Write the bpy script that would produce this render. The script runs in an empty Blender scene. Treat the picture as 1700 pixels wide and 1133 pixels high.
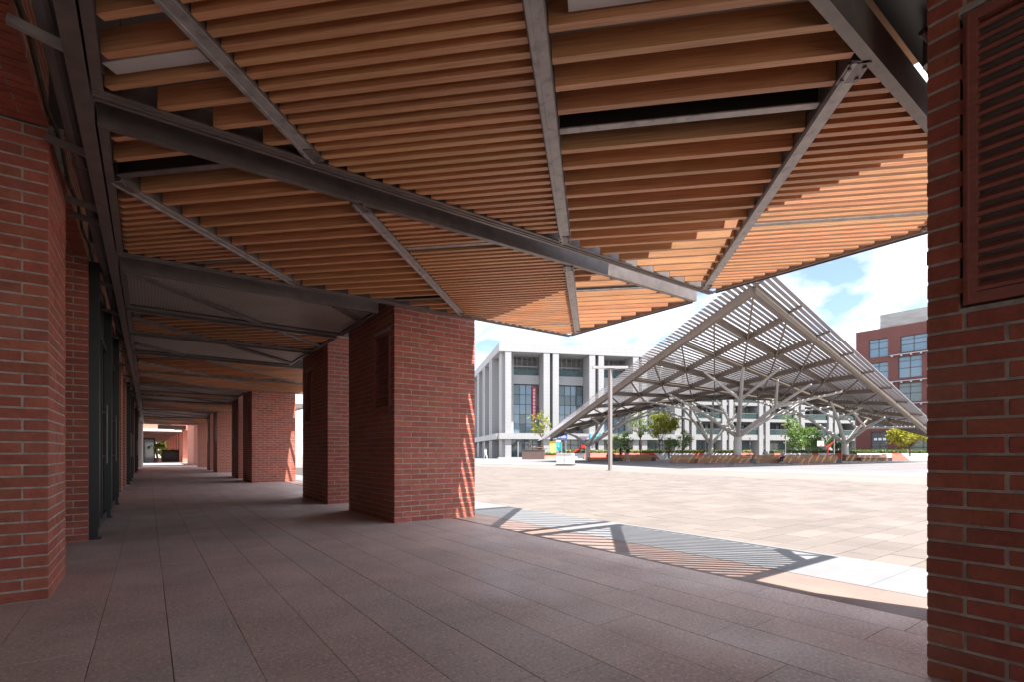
import bpy, math, random
from mathutils import Vector, Matrix, Quaternion
random.seed(7)
rnd = random.random
C = bpy.context.scene.collection
SC = bpy.context.scene
PI = math.pi

# ------------------------------------------------------------------ camera, sky, sun, exposure
cam = bpy.data.objects.new('camera', bpy.data.cameras.new('camera')); C.objects.link(cam)
cam.data.sensor_width = 36.0
cam.data.lens = 36.0 * 836.0 / 1700.0
cam.data.shift_y = (752.5 - 566.5) / 1700.0
cam.data.clip_start = 0.05; cam.data.clip_end = 3000
YAW = math.atan(604 / 836.0)
cam.location = (0, 0, 1.0)
cam.rotation_euler = (PI / 2, 0, -YAW)
SC.camera = cam

SUN = Vector((0.12, -0.365, 1.0)).normalized()
w = bpy.data.worlds.new('World'); SC.world = w; w.use_nodes = True
nt = w.node_tree; N = nt.nodes; Lk = nt.links
for n in list(N): N.remove(n)
sky = N.new('ShaderNodeTexSky'); sky.sky_type = 'NISHITA'; sky.sun_disc = False
sky.sun_elevation = math.asin(SUN.z); sky.sun_rotation = math.atan2(SUN.x, SUN.y)
sky.air_density = 1.0; sky.dust_density = 0.2; sky.ozone_density = 3.5
tc = N.new('ShaderNodeTexCoord'); mp = N.new('ShaderNodeMapping')
mp.inputs['Scale'].default_value = (1.0, 1.0, 2.1); mp.inputs['Location'].default_value = (2.3, 0.7, 0.1)
cl = N.new('ShaderNodeTexNoise'); cl.inputs['Scale'].default_value = 3.1; cl.inputs['Detail'].default_value = 9
cl.inputs['Roughness'].default_value = 0.52; cl.inputs['Distortion'].default_value = 0.25
cr = N.new('ShaderNodeValToRGB'); cr.color_ramp.elements[0].position = 0.43; cr.color_ramp.elements[1].position = 0.60
cr.color_ramp.elements[0].color = (0.06, 0.06, 0.06, 1)
mx = N.new('ShaderNodeMix'); mx.data_type = 'RGBA'
mx.inputs['B'].default_value = (5.75, 5.7, 5.75, 1)
bg = N.new('ShaderNodeBackground'); bg.inputs['Strength'].default_value = 0.05
wo = N.new('ShaderNodeOutputWorld')
Lk.new(tc.outputs['Generated'], mp.inputs['Vector']); Lk.new(mp.outputs['Vector'], cl.inputs['Vector'])
Lk.new(cl.outputs['Fac'], cr.inputs['Fac']); Lk.new(cr.outputs['Color'], mx.inputs['Factor'])
sc_ = N.new('ShaderNodeVectorMath'); sc_.operation = 'SCALE'; sc_.inputs['Scale'].default_value = 0.56
Lk.new(sky.outputs['Color'], sc_.inputs[0]); Lk.new(sc_.outputs[0], mx.inputs['A']); Lk.new(mx.outputs['Result'], bg.inputs['Color'])
Lk.new(bg.outputs['Background'], wo.inputs['Surface'])

sl = bpy.data.lights.new('sun', 'SUN'); sl.energy = 2.0; sl.angle = math.radians(0.5); sl.color = (1.0, 0.95, 0.88)
so = bpy.data.objects.new('sun', sl); C.objects.link(so)
so.rotation_euler = SUN.to_track_quat('Z', 'Y').to_euler()
so.location = (30, -40, 60)

vs = SC.view_settings
vs.view_transform = 'Standard'; vs.look = 'None'; vs.gamma = 1.0; vs.use_curve_mapping = False
vs.exposure = 3.15
SC.render.engine = 'CYCLES'
cy = SC.cycles
cy.use_denoising = True
cy.max_bounces = 10; cy.diffuse_bounces = 6; cy.glossy_bounces = 3; cy.transmission_bounces = 4; cy.transparent_max_bounces = 12
cy.caustics_reflective = False; cy.caustics_refractive = False
cy.sample_clamp_indirect = 8.0

# ------------------------------------------------------------------ materials
MATS = {}
def _nodes(name):
    m = bpy.data.materials.new(name); m.use_nodes = True
    t = m.node_tree
    return m, t, t.nodes, t.links, t.nodes['Principled BSDF']

def mat(name, col, rough=0.6, metal=0.0, var=0.0, nscale=6.0, bump=0.0, bscale=60.0, pos=False, spec=0.5, col2=None, rndvar=0.0, stretch=None, spots=None, grime=None):
    """plain procedural material: colour noise, per-piece variation, small bump"""
    m, t, n, l, b = _nodes(name)
    b.inputs['Roughness'].default_value = rough; b.inputs['Metallic'].default_value = metal
    b.inputs['Specular IOR Level'].default_value = spec
    src = n.new('ShaderNodeNewGeometry')
    vec = src.outputs['Position']
    if stretch:
        m0 = n.new('ShaderNodeMapping'); m0.inputs['Rotation'].default_value = (0, 0, stretch[3])
        ma = n.new('ShaderNodeMapping'); ma.inputs['Scale'].default_value = stretch[:3]
        l.new(vec, m0.inputs['Vector']); l.new(m0.outputs['Vector'], ma.inputs['Vector']); vec = ma.outputs['Vector']
    base = n.new('ShaderNodeRGB'); base.outputs[0].default_value = (*col, 1)
    cout = base.outputs[0]
    if var or col2:
        no = n.new('ShaderNodeTexNoise'); no.inputs['Scale'].default_value = nscale; no.inputs['Detail'].default_value = 6; no.inputs['Roughness'].default_value = 0.6
        l.new(vec, no.inputs['Vector'])
        rp = n.new('ShaderNodeMapRange'); rp.inputs['From Min'].default_value = 0.3; rp.inputs['From Max'].default_value = 0.7
        l.new(no.outputs['Fac'], rp.inputs['Value'])
        mi = n.new('ShaderNodeMix'); mi.data_type = 'RGBA'
        c2 = col2 if col2 else tuple(c * (1 - var) for c in col)
        mi.inputs['B'].default_value = (*c2, 1)
        l.new(rp.outputs['Result'], mi.inputs['Factor']); l.new(cout, mi.inputs['A']); cout = mi.outputs['Result']
    if spots:   # (scale, colour, amount)
        vo = n.new('ShaderNodeTexNoise'); vo.inputs['Scale'].default_value = spots[0]; vo.inputs['Detail'].default_value = 2
        l.new(src.outputs['Position'], vo.inputs['Vector'])
        r2 = n.new('ShaderNodeMapRange'); r2.inputs['From Min'].default_value = 0.52; r2.inputs['From Max'].default_value = 0.72; r2.inputs['To Max'].default_value = spots[2]
        l.new(vo.outputs['Fac'], r2.inputs['Value'])
        m2 = n.new('ShaderNodeMix'); m2.data_type = 'RGBA'; m2.inputs['B'].default_value = (*spots[1], 1)
        l.new(r2.outputs['Result'], m2.inputs['Factor']); l.new(cout, m2.inputs['A']); cout = m2.outputs['Result']
    if grime:   # (scale, colour, amount): stains or dark grains
        vo = n.new('ShaderNodeTexNoise'); vo.inputs['Scale'].default_value = grime[0]; vo.inputs['Detail'].default_value = 5; vo.inputs['Roughness'].default_value = .65
        of = n.new('ShaderNodeVectorMath'); of.inputs[1].default_value = (17.3, 4.1, 9.7); l.new(src.outputs['Position'], of.inputs[0]); l.new(of.outputs[0], vo.inputs['Vector'])
        r2 = n.new('ShaderNodeMapRange'); r2.inputs['From Min'].default_value = 0.53; r2.inputs['From Max'].default_value = 0.74; r2.inputs['To Max'].default_value = grime[2]
        l.new(vo.outputs['Fac'], r2.inputs['Value'])
        m2 = n.new('ShaderNodeMix'); m2.data_type = 'RGBA'; m2.inputs['B'].default_value = (*grime[1], 1)
        l.new(r2.outputs['Result'], m2.inputs['Factor']); l.new(cout, m2.inputs['A']); cout = m2.outputs['Result']
    if rndvar:
        oi = n.new('ShaderNodeObjectInfo')
        ad = n.new('ShaderNodeMath'); ad.operation = 'ADD'
        l.new(oi.outputs['Random'], ad.inputs[0]); l.new(src.outputs['Random Per Island'], ad.inputs[1])
        fr = n.new('ShaderNodeMath'); fr.operation = 'FRACT'; l.new(ad.outputs[0], fr.inputs[0])
        mr = n.new('ShaderNodeMapRange'); mr.inputs['To Min'].default_value = 1 - rndvar; mr.inputs['To Max'].default_value = 1 + rndvar
        l.new(fr.outputs[0], mr.inputs['Value'])
        hs = n.new('ShaderNodeHueSaturation'); l.new(cout, hs.inputs['Color']); l.new(mr.outputs['Result'], hs.inputs['Value'])
        # a little hue drift too
        m3 = n.new('ShaderNodeMapRange'); m3.inputs['To Min'].default_value = 0.5 - rndvar * 0.04; m3.inputs['To Max'].default_value = 0.5 + rndvar * 0.04
        ml = n.new('ShaderNodeMath'); ml.operation = 'MULTIPLY'; ml.inputs[1].default_value = 7.31
        f2 = n.new('ShaderNodeMath'); f2.operation = 'FRACT'
        l.new(fr.outputs[0], ml.inputs[0]); l.new(ml.outputs[0], f2.inputs[0]); l.new(f2.outputs[0], m3.inputs['Value']); l.new(m3.outputs['Result'], hs.inputs['Hue'])
        cout = hs.outputs['Color']
    l.new(cout, b.inputs['Base Color'])
    if bump:
        nb = n.new('ShaderNodeTexNoise'); nb.inputs['Scale'].default_value = bscale; nb.inputs['Detail'].default_value = 4
        l.new(vec, nb.inputs['Vector'])
        bp = n.new('ShaderNodeBump'); bp.inputs['Strength'].default_value = bump; bp.inputs['Distance'].default_value = 0.01
        l.new(nb.outputs['Fac'], bp.inputs['Height']); l.new(bp.outputs['Normal'], b.inputs['Normal'])
    if name.startswith('slab'):
        nr = n.new('ShaderNodeTexNoise'); nr.inputs['Scale'].default_value = 1.1; nr.inputs['Detail'].default_value = 7; nr.inputs['Roughness'].default_value = .6
        l.new(src.outputs['Position'], nr.inputs['Vector'])
        rr = n.new('ShaderNodeMapRange'); rr.inputs['From Min'].default_value = .35; rr.inputs['From Max'].default_value = .65; rr.inputs['To Min'].default_value = .46; rr.inputs['To Max'].default_value = .80
        l.new(nr.outputs['Fac'], rr.inputs['Value']); l.new(rr.outputs['Result'], b.inputs['Roughness'])
    MATS[name] = m
    return m

def mat_glass(name, col, rough=0.06, spec=0.8):
    m, t, n, l, b = _nodes(name)
    b.inputs['Base Color'].default_value = (*col, 1); b.inputs['Roughness'].default_value = rough; b.inputs['Specular IOR Level'].default_value = spec
    MATS[name] = m; return m

def mat_clear(name, col, mixf=0.35):
    m, t, n, l, b = _nodes(name)
    b.inputs['Base Color'].default_value = (*col, 1); b.inputs['Roughness'].default_value = 0.05
    tr = n.new('ShaderNodeBsdfTransparent'); tr.inputs['Color'].default_value = (0.8, 0.9, 0.88, 1)
    ms = n.new('ShaderNodeMixShader'); ms.inputs['Fac'].default_value = mixf
    l.new(tr.outputs[0], ms.inputs[1]); l.new(b.outputs[0], ms.inputs[2]); l.new(ms.outputs[0], n['Material Output'].inputs['Surface'])
    MATS[name] = m; return m

def mat_grid(name, col, line, sx, sz, lw=0.02, rot=0.0, rough=0.5, vscale=None):
    """large cladding panels whose fine joints are too far off to build"""
    m, t, n, l, b = _nodes(name)
    tcn = n.new('ShaderNodeTexCoord'); ma = n.new('ShaderNodeMapping')
    l.new(tcn.outputs['Object'], ma.inputs['Vector'])
    sep = n.new('ShaderNodeSeparateXYZ'); l.new(ma.outputs['Vector'], sep.inputs[0])
    ad = n.new('ShaderNodeMath'); ad.operation = 'ADD'; l.new(sep.outputs['X'], ad.inputs[0]); l.new(sep.outputs['Y'], ad.inputs[1])
    def lines(sock, period):
        d = n.new('ShaderNodeMath'); d.operation = 'DIVIDE'; d.inputs[1].default_value = period; l.new(sock, d.inputs[0])
        f = n.new('ShaderNodeMath'); f.operation = 'FRACT'; l.new(d.outputs[0], f.inputs[0])
        c = n.new('ShaderNodeMath'); c.operation = 'LESS_THAN'; c.inputs[1].default_value = lw / period; l.new(f.outputs[0], c.inputs[0]); return c.outputs[0]
    a = lines(ad.outputs[0], sx); c = lines(sep.outputs['Z'], sz)
    mxn = n.new('ShaderNodeMath'); mxn.operation = 'MAXIMUM'; l.new(a, mxn.inputs[0]); l.new(c, mxn.inputs[1])
    no = n.new('ShaderNodeTexNoise'); no.inputs['Scale'].default_value = 0.35; no.inputs['Detail'].default_value = 5; l.new(tcn.outputs['Object'], no.inputs['Vector'])
    m0 = n.new('ShaderNodeMix'); m0.data_type = 'RGBA'; m0.inputs['A'].default_value = (*col, 1); m0.inputs['B'].default_value = (*[x * 0.88 for x in col], 1)
    l.new(no.outputs['Fac'], m0.inputs['Factor'])
    mi = n.new('ShaderNodeMix'); mi.data_type = 'RGBA'; mi.inputs['B'].default_value = (*line, 1)
    l.new(mxn.outputs[0], mi.inputs['Factor']); l.new(m0.outputs['Result'], mi.inputs['A']); l.new(mi.outputs['Result'], b.inputs['Base Color'])
    b.inputs['Roughness'].default_value = rough
    MATS[name] = m; return m

def mat_brickfar(name, col, mortar):
    m, t, n, l, b = _nodes(name)
    g = n.new('ShaderNodeNewGeometry'); sep = n.new('ShaderNodeSeparateXYZ'); l.new(g.outputs['Position'], sep.inputs[0])
    ad = n.new('ShaderNodeMath'); ad.operation = 'ADD'; l.new(sep.outputs['X'], ad.inputs[0]); l.new(sep.outputs['Y'], ad.inputs[1])
    cm = n.new('ShaderNodeCombineXYZ'); l.new(ad.outputs[0], cm.inputs['X']); l.new(sep.outputs['Z'], cm.inputs['Y'])
    br = n.new('ShaderNodeTexBrick'); br.inputs['Scale'].default_value = 1.0; br.inputs['Brick Width'].default_value = 0.265; br.inputs['Row Height'].default_value = 0.0764
    br.inputs['Mortar Size'].default_value = 0.006; br.inputs['Color1'].default_value = (*col, 1); br.inputs['Color2'].default_value = (*[c * 0.8 for c in col], 1); br.inputs['Mortar'].default_value = (*mortar, 1)
    l.new(cm.outputs[0], br.inputs['Vector']); l.new(br.outputs['Color'], b.inputs['Base Color']); b.inputs['Roughness'].default_value = 0.75
    MATS[name] = m; return m

def mat_expanded(name, col, pitch=0.034):
    """expanded metal sheet: diamond openings in the sheet"""
    m, t, n, l, b = _nodes(name)
    b.inputs['Base Color'].default_value = (*col, 1); b.inputs['Roughness'].default_value = 0.5; b.inputs['Metallic'].default_value = 0.3
    g = n.new('ShaderNodeNewGeometry'); sep = n.new('ShaderNodeSeparateXYZ'); l.new(g.outputs['Position'], sep.inputs[0])
    outs = []
    for s in (1, -1):
        mu = n.new('ShaderNodeMath'); mu.operation = 'MULTIPLY_ADD'; mu.inputs[1].default_value = 0.5 * s
        l.new(sep.outputs['X'], mu.inputs[0]); l.new(sep.outputs['Y'], mu.inputs[2])
        d = n.new('ShaderNodeMath'); d.operation = 'DIVIDE'; d.inputs[1].default_value = pitch; l.new(mu.outputs[0], d.inputs[0])
        f = n.new('ShaderNodeMath'); f.operation = 'FRACT'; l.new(d.outputs[0], f.inputs[0])
        c = n.new('ShaderNodeMath'); c.operation = 'LESS_THAN'; c.inputs[1].default_value = 0.34; l.new(f.outputs[0], c.inputs[0]); outs.append(c.outputs[0])
    mxn = n.new('ShaderNodeMath'); mxn.operation = 'MAXIMUM'; l.new(outs[0], mxn.inputs[0]); l.new(outs[1], mxn.inputs[1])
    tr = n.new('ShaderNodeBsdfTransparent'); ms = n.new('ShaderNodeMixShader')
    l.new(mxn.outputs[0], ms.inputs['Fac']); l.new(tr.outputs[0], ms.inputs[1]); l.new(b.outputs[0], ms.inputs[2]); l.new(ms.outputs[0], n['Material Output'].inputs['Surface'])
    MATS[name] = m; return m

def mat_leaf(name, col, col2):
    m, t, n, l, b = _nodes(name)
    g = n.new('ShaderNodeNewGeometry')
    mi = n.new('ShaderNodeMix'); mi.data_type = 'RGBA'; mi.inputs['A'].default_value = (*col, 1); mi.inputs['B'].default_value = (*col2, 1)
    l.new(g.outputs['Random Per Island'], mi.inputs['Factor']); l.new(mi.outputs['Result'], b.inputs['Base Color'])
    b.inputs['Roughness'].default_value = 0.55
    tl = n.new('ShaderNodeBsdfTranslucent'); l.new(mi.outputs['Result'], tl.inputs['Color'])
    ms = n.new('ShaderNodeMixShader'); ms.inputs['Fac'].default_value = 0.35
    l.new(b.outputs[0], ms.inputs[1]); l.new(tl.outputs[0], ms.inputs[2]); l.new(ms.outputs[0], n['Material Output'].inputs['Surface'])
    MATS[name] = m; return m

M = MATS
mat('brick', (0.51, 0.138, 0.088), 0.66, var=0.3, nscale=11, bump=0.4, bscale=50, rndvar=0.16, grime=(1.3, (0.55, 0.42, 0.36), 0.22), spots=(38, (0.16, 0.07, 0.055), 0.35))
mat('mortar', (0.62, 0.56, 0.50), 0.9, var=0.5, nscale=14, bump=0.5, bscale=90)
mat_brickfar('brick_far', (0.50, 0.155, 0.095), (0.52, 0.45, 0.40))
mat('louvre', (0.46, 0.155, 0.12), 0.45, var=0.3, nscale=5, stretch=(2, 2, 9, 0))
mat('wood', (0.78, 0.42, 0.22), 0.5, nscale=3.0, col2=(0.52, 0.235, 0.105), stretch=(1.0, 34, 34, PI / 4), bump=0.15, bscale=5.0, rndvar=0.15)
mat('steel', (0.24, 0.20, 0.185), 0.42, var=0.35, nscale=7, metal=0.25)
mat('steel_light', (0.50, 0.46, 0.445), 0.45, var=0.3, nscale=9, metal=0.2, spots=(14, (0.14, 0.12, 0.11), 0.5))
mat('steel_black', (0.022, 0.024, 0.025), 0.35, var=0.3, nscale=5)
mat('pipe', (0.24, 0.235, 0.235), 0.45, var=0.2)
mat('void', (0.38, 0.36, 0.34), 0.9, var=0.3, nscale=2)
mat('soffit', (0.27, 0.26, 0.25), 0.85, var=0.3, nscale=3)
mat('white_paint', (0.78, 0.78, 0.77), 0.5, var=0.06, nscale=3)
mat_expanded('mesh', (0.62, 0.56, 0.50))
mat('slab', (0.72, 0.575, 0.525), 0.55, var=0.3, nscale=1.7, bump=0.15, bscale=150, rndvar=0.05, spots=(58, (0.90, 0.80, 0.76), 0.85), spec=0.45, grime=(46, (0.26, 0.19, 0.17), 0.7))
mat('slab_grey', (0.70, 0.59, 0.55), 0.55, var=0.3, nscale=1.7, bump=0.15, bscale=150, rndvar=0.05, spots=(58, (0.88, 0.81, 0.78), 0.85), spec=0.45, grime=(46, (0.26, 0.20, 0.18), 0.7))
mat('slab_red', (0.20, 0.138, 0.118), 0.7, var=0.2, nscale=2.6, rndvar=0.07, spots=(150, (0.26, 0.185, 0.16), 0.5), spec=0.3)
mat('joint', (0.16, 0.13, 0.12), 0.95)
mat('strip', (0.158, 0.162, 0.17), 0.65, var=0.15, nscale=3, bump=0.1, bscale=120, spots=(120, (0.19, 0.19, 0.2), 0.4))
mat('plaza', (0.158, 0.138, 0.128), 0.85, spec=0.12, var=0.2, nscale=1.1, rndvar=0.10, spots=(90, (0.20, 0.178, 0.167), 0.3))
mat('plaza_far', (0.158, 0.138, 0.128), 0.85, spec=0.12, var=0.16, nscale=0.5, col2=(0.178, 0.158, 0.149))
mat('plaza_joint', (0.06, 0.05, 0.045), 0.95)
mat('plaza_pale', (0.20, 0.197, 0.205), 0.85, spec=0.12, var=0.1, nscale=0.3)
mat('plaza_grey', (0.16, 0.16, 0.17), 0.85, spec=0.12, var=0.2, nscale=0.4)
mat('red_line', (0.45, 0.13, 0.11), 0.7)
mat('earth', (0.33, 0.31, 0.28), 0.9, var=0.3, nscale=0.1)
mat('drain', (0.03, 0.03, 0.032), 0.6)
mat_grid('cladding', (0.37, 0.37, 0.375), (0.27, 0.27, 0.28), 1.2, 0.6, 0.035)
mat('white_stone', (0.45, 0.445, 0.44), 0.6, var=0.08, nscale=0.4)
mat('shade_stone', (0.42, 0.42, 0.42), 0.7, var=0.15, nscale=0.5)
mat_glass('window', (0.10, 0.135, 0.15))
mat_glass('window_blue', (0.14, 0.215, 0.28), 0.05, 1.0)
mat_clear('balcony_glass', (0.10, 0.15, 0.15), 0.4)
mat_clear('shop_glass', (0.05, 0.055, 0.055), 0.55)
mat('mullion', (0.10, 0.11, 0.115), 0.5)
mat('red_render', (0.155, 0.058, 0.050), 0.8, var=0.12, nscale=0.6)
mat('concrete', (0.42, 0.42, 0.40), 0.85, var=0.35, nscale=0.5, stretch=(1, 1, 4, 0))
mat('pav_beam', (0.21, 0.172, 0.138), 0.5, var=0.12, nscale=1)
mat('pav_slat', (0.33, 0.32, 0.34), 0.35, var=0.1, nscale=1)
mat('pav_column', (0.64, 0.64, 0.61), 0.45, var=0.12, nscale=1)
mat('bench_wood', (0.36, 0.20, 0.11), 0.65, var=0.4, nscale=3, rndvar=0.15, stretch=(2, 2, 14, 0))
mat('dark_metal', (0.055, 0.058, 0.062), 0.5, var=0.2)
mat('red_wall', (0.58, 0.085, 0.055), 0.6, var=0.12)
mat('pale_wall', (0.60, 0.62, 0.65), 0.7, var=0.12)
mat('lamp_metal', (0.30, 0.29, 0.285), 0.45, metal=0.3)
mat('pole_grey', (0.42, 0.42, 0.44), 0.5)
mat('bronze', (0.10, 0.062, 0.045), 0.4, metal=0.6, var=0.3, nscale=8)
mat('plinth', (0.15, 0.10, 0.085), 0.5, var=0.3, nscale=6)
mat('bark', (0.16, 0.12, 0.09), 0.9, var=0.4, nscale=8)
mat_leaf('leaf_green', (0.075, 0.15, 0.035), (0.18, 0.28, 0.06))
mat_leaf('leaf_pale', (0.12, 0.19, 0.06), (0.25, 0.33, 0.12))
mat_leaf('leaf_lime', (0.20, 0.235, 0.03), (0.33, 0.34, 0.045))
mat_leaf('leaf_yellow', (0.24, 0.245, 0.025), (0.40, 0.37, 0.03))
mat_leaf('leaf_dark', (0.02, 0.045, 0.015), (0.06, 0.11, 0.03))
mat('soil', (0.06, 0.075, 0.025), 0.95)
mat('blue_sign', (0.01, 0.085, 0.55), 0.4)
mat('teal_sign', (0.02, 0.45, 0.47), 0.5)
mat('cyan_sign', (0.02, 0.42, 0.60), 0.4)
mat('sign_white', (0.85, 0.85, 0.85), 0.5)
mat('yellow_sign', (0.72, 0.60, 0.16), 0.5)
mat('banner_red', (0.50, 0.03, 0.06), 0.6)
mat('play_red', (0.52, 0.03, 0.03), 0.4)
mat('green_sign', (0.02, 0.25, 0.07), 0.5)
mat('box_white', (0.70, 0.71, 0.73), 0.5)
mat('skin', (0.50, 0.32, 0.23), 0.6)
mat('hair', (0.015, 0.012, 0.01), 0.5)
mat('cloth_navy', (0.02, 0.025, 0.05), 0.9)
mat('cloth_white', (0.70, 0.68, 0.68), 0.9)
mat('cloth_black', (0.015, 0.015, 0.017), 0.9)
mat('cloth_grey', (0.32, 0.33, 0.35), 0.9)
mat('cloth_lilac', (0.45, 0.42, 0.55), 0.9)
mat('pot', (0.35, 0.34, 0.33), 0.7)

# ------------------------------------------------------------------ geometry helpers
WL = {}
class MB:
    def __init__(s): s.v = []; s.f = []; s.mi = []
    def add(s, vs, fs, mi=0):
        o = len(s.v); s.v += [tuple(v) for v in vs]; s.f += [tuple(i + o for i in f) for f in fs]; s.mi += [mi] * len(fs)
        return s
    def box(s, x0, x1, y0, y1, z0, z1, mi=0):
        return s.add([(x0, y0, z0), (x1, y0, z0), (x1, y1, z0), (x0, y1, z0), (x0, y0, z1), (x1, y0, z1), (x1, y1, z1), (x0, y1, z1)],
                     [(0, 3, 2, 1), (4, 5, 6, 7), (0, 1, 5, 4), (1, 2, 6, 5), (2, 3, 7, 6), (3, 0, 4, 7)], mi)
    def bar(s, p, q, wd, ht, up=(0, 0, 1), mi=0, off=0.0):
        """rectangular bar p->q; width wd sideways, height ht along up, off lifts it along up"""
        p = Vector(p); q = Vector(q); d = (q - p).normalized(); up = Vector(up)
        sd = d.cross(up).normalized(); u = sd.cross(d).normalized()
        vs = []
        for c in (p, q):
            for a, b in ((-1, -1), (1, -1), (1, 1), (-1, 1)): vs.append(c + sd * (a * wd / 2) + u * (b * ht / 2 + off))
        return s.add(vs, [(0, 1, 2, 3), (7, 6, 5, 4), (0, 4, 5, 1), (1, 5, 6, 2), (2, 6, 7, 3), (3, 7, 4, 0)], mi)
    def tube(s, p, q, r0, r1=None, n=10, cap=True, mi=0):
        r1 = r0 if r1 is None else r1
        p = Vector(p); q = Vector(q); d = (q - p).normalized()
        a = d.orthogonal().normalized(); b = d.cross(a)
        vs = []
        for c, r in ((p, r0), (q, r1)):
            for i in range(n): vs.append(c + (a * math.cos(2 * PI * i / n) + b * math.sin(2 * PI * i / n)) * r)
        fs = [(i, (i + 1) % n, n + (i + 1) % n, n + i) for i in range(n)]
        if cap: fs += [tuple(range(n - 1, -1, -1)), tuple(range(n, 2 * n))]
        return s.add(vs, fs, mi)
    def sphere(s, c, r, nu=12, nv=8, sc=(1, 1, 1), mi=0):
        vs = []
        for j in range(nv + 1):
            th = PI * j / nv
            for i in range(nu):
                ph = 2 * PI * i / nu
                vs.append((c[0] + r * sc[0] * math.sin(th) * math.cos(ph), c[1] + r * sc[1] * math.sin(th) * math.sin(ph), c[2] + r * sc[2] * math.cos(th)))
        fs = [(j * nu + i, (j + 1) * nu + i, (j + 1) * nu + (i + 1) % nu, j * nu + (i + 1) % nu) for j in range(nv) for i in range(nu)]
        return s.add(vs, fs, mi)
    def mesh(s, name, mats, off=(0, 0, 0), smooth=False):
        me = bpy.data.meshes.new(name)
        ox, oy, oz = off
        me.from_pydata([(v[0] - ox, v[1] - oy, v[2] - oz) for v in s.v], [], s.f)
        for m in (mats if isinstance(mats, (list, tuple)) else [mats]): me.materials.append(M[m])
        if any(s.mi): me.polygons.foreach_set('material_index', s.mi)
        if smooth: me.polygons.foreach_set('use_smooth', [True] * len(me.polygons))
        me.update()
        return me
    def build(s, name, mats, parent=None, local=False, smooth=False):
        off = (0, 0, 0)
        if parent is not None and not local: off = WL.get(parent.name, (0, 0, 0))
        o = bpy.data.objects.new(name, s.mesh(name, mats, off, smooth)); C.objects.link(o)
        if parent is not None: o.parent = parent; WL[o.name] = WL.get(parent.name, (0, 0, 0))
        else: WL[o.name] = (0, 0, 0)
        return o
def tag(o, label=None, cat=None, group=None, kind=None):
    if label: o['label'] = label
    if cat: o['category'] = cat
    if group: o['group'] = group
    if kind: o['kind'] = kind
    return o
def thing(name, label, cat, loc=(0, 0, 0), rotz=0.0, group=None):
    o = bpy.data.objects.new(name, None); C.objects.link(o); o.empty_display_size = 0.2
    o.location = loc; o.rotation_euler = (0, 0, rotz); WL[o.name] = tuple(loc)
    return tag(o, label, cat, group)
def piece(name, me, parent, loc, rotz=0.0, scale=None, rot=None):
    o = bpy.data.objects.new(name, me); C.objects.link(o)
    p = WL.get(parent.name, (0, 0, 0))
    o.parent = parent; o.location = (loc[0] - p[0], loc[1] - p[1], loc[2] - p[2])
    if rotz: o.rotation_euler = (0, 0, rotz)
    if rot: o.rotation_euler = rot
    if scale: o.scale = scale
    return o
_cb = {}
def cham(lx, ly, lz, c=0.0035):
    """chamfered box: vertices and faces, centred"""
    hx, hy, hz = lx / 2, ly / 2, lz / 2
    vs = []; idx = {}
    for sx in (-1, 1):
        for sy in (-1, 1):
            for sz in (-1, 1):
                for k in range(3):
                    p = [sx * (hx - (c if k != 0 else 0)), sy * (hy - (c if k != 1 else 0)), sz * (hz - (c if k != 2 else 0))]
                    idx[(sx, sy, sz, k)] = len(vs); vs.append(tuple(p))
    fs = []
    for k, (a, b) in enumerate(((1, 2), (0, 2), (0, 1))):
        for s in (-1, 1):
            q = []
            for (sa, sb) in ((-1, -1), (1, -1), (1, 1), (-1, 1)):
                t = [0, 0, 0]; t[k] = s; t[a] = sa; t[b] = sb; q.append(idx[(*t, k)])
            n = 1 if (k != 1) else -1
            fs.append(tuple(q) if s * n > 0 else tuple(q[::-1]))
    for a in range(3):
        b, c2 = [k for k in range(3) if k != a]
        for sb in (-1, 1):
            for sc in (-1, 1):
                t = [0, 0, 0]; t[b] = sb; t[c2] = sc
                t[a] = -1; A = tuple(t); t[a] = 1; B = tuple(t)
                fs.append((idx[(*A, b)], idx[(*B, b)], idx[(*B, c2)], idx[(*A, c2)]))
    for sx in (-1, 1):
        for sy in (-1, 1):
            for sz in (-1, 1): fs.append((idx[(sx, sy, sz, 0)], idx[(sx, sy, sz, 1)], idx[(sx, sy, sz, 2)]))
    return vs, fs
def cham_mesh(name, lx, ly, lz, m, c=0.0035):
    key = (name, round(lx, 3), round(ly, 3), round(lz, 3), m)
    if key not in _cb:
        b = MB(); b.add(*cham(lx, ly, lz, c)); _cb[key] = b.mesh(name, m)
    return _cb[key]
_unit = {}
def unit(m):
    if m not in _unit: _unit[m] = MB().box(-.5, .5, -.5, .5, -.5, .5).mesh('unit_' + m, m)
    return _unit[m]
def Q(v, g=0.005): return round(v / g) * g

# ------------------------------------------------------------------ ground, floors, plaza
g = MB().box(-600, 900, -600, 900, -0.5, -0.20); o = g.build('ground', 'earth'); tag(o, kind='structure')
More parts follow.
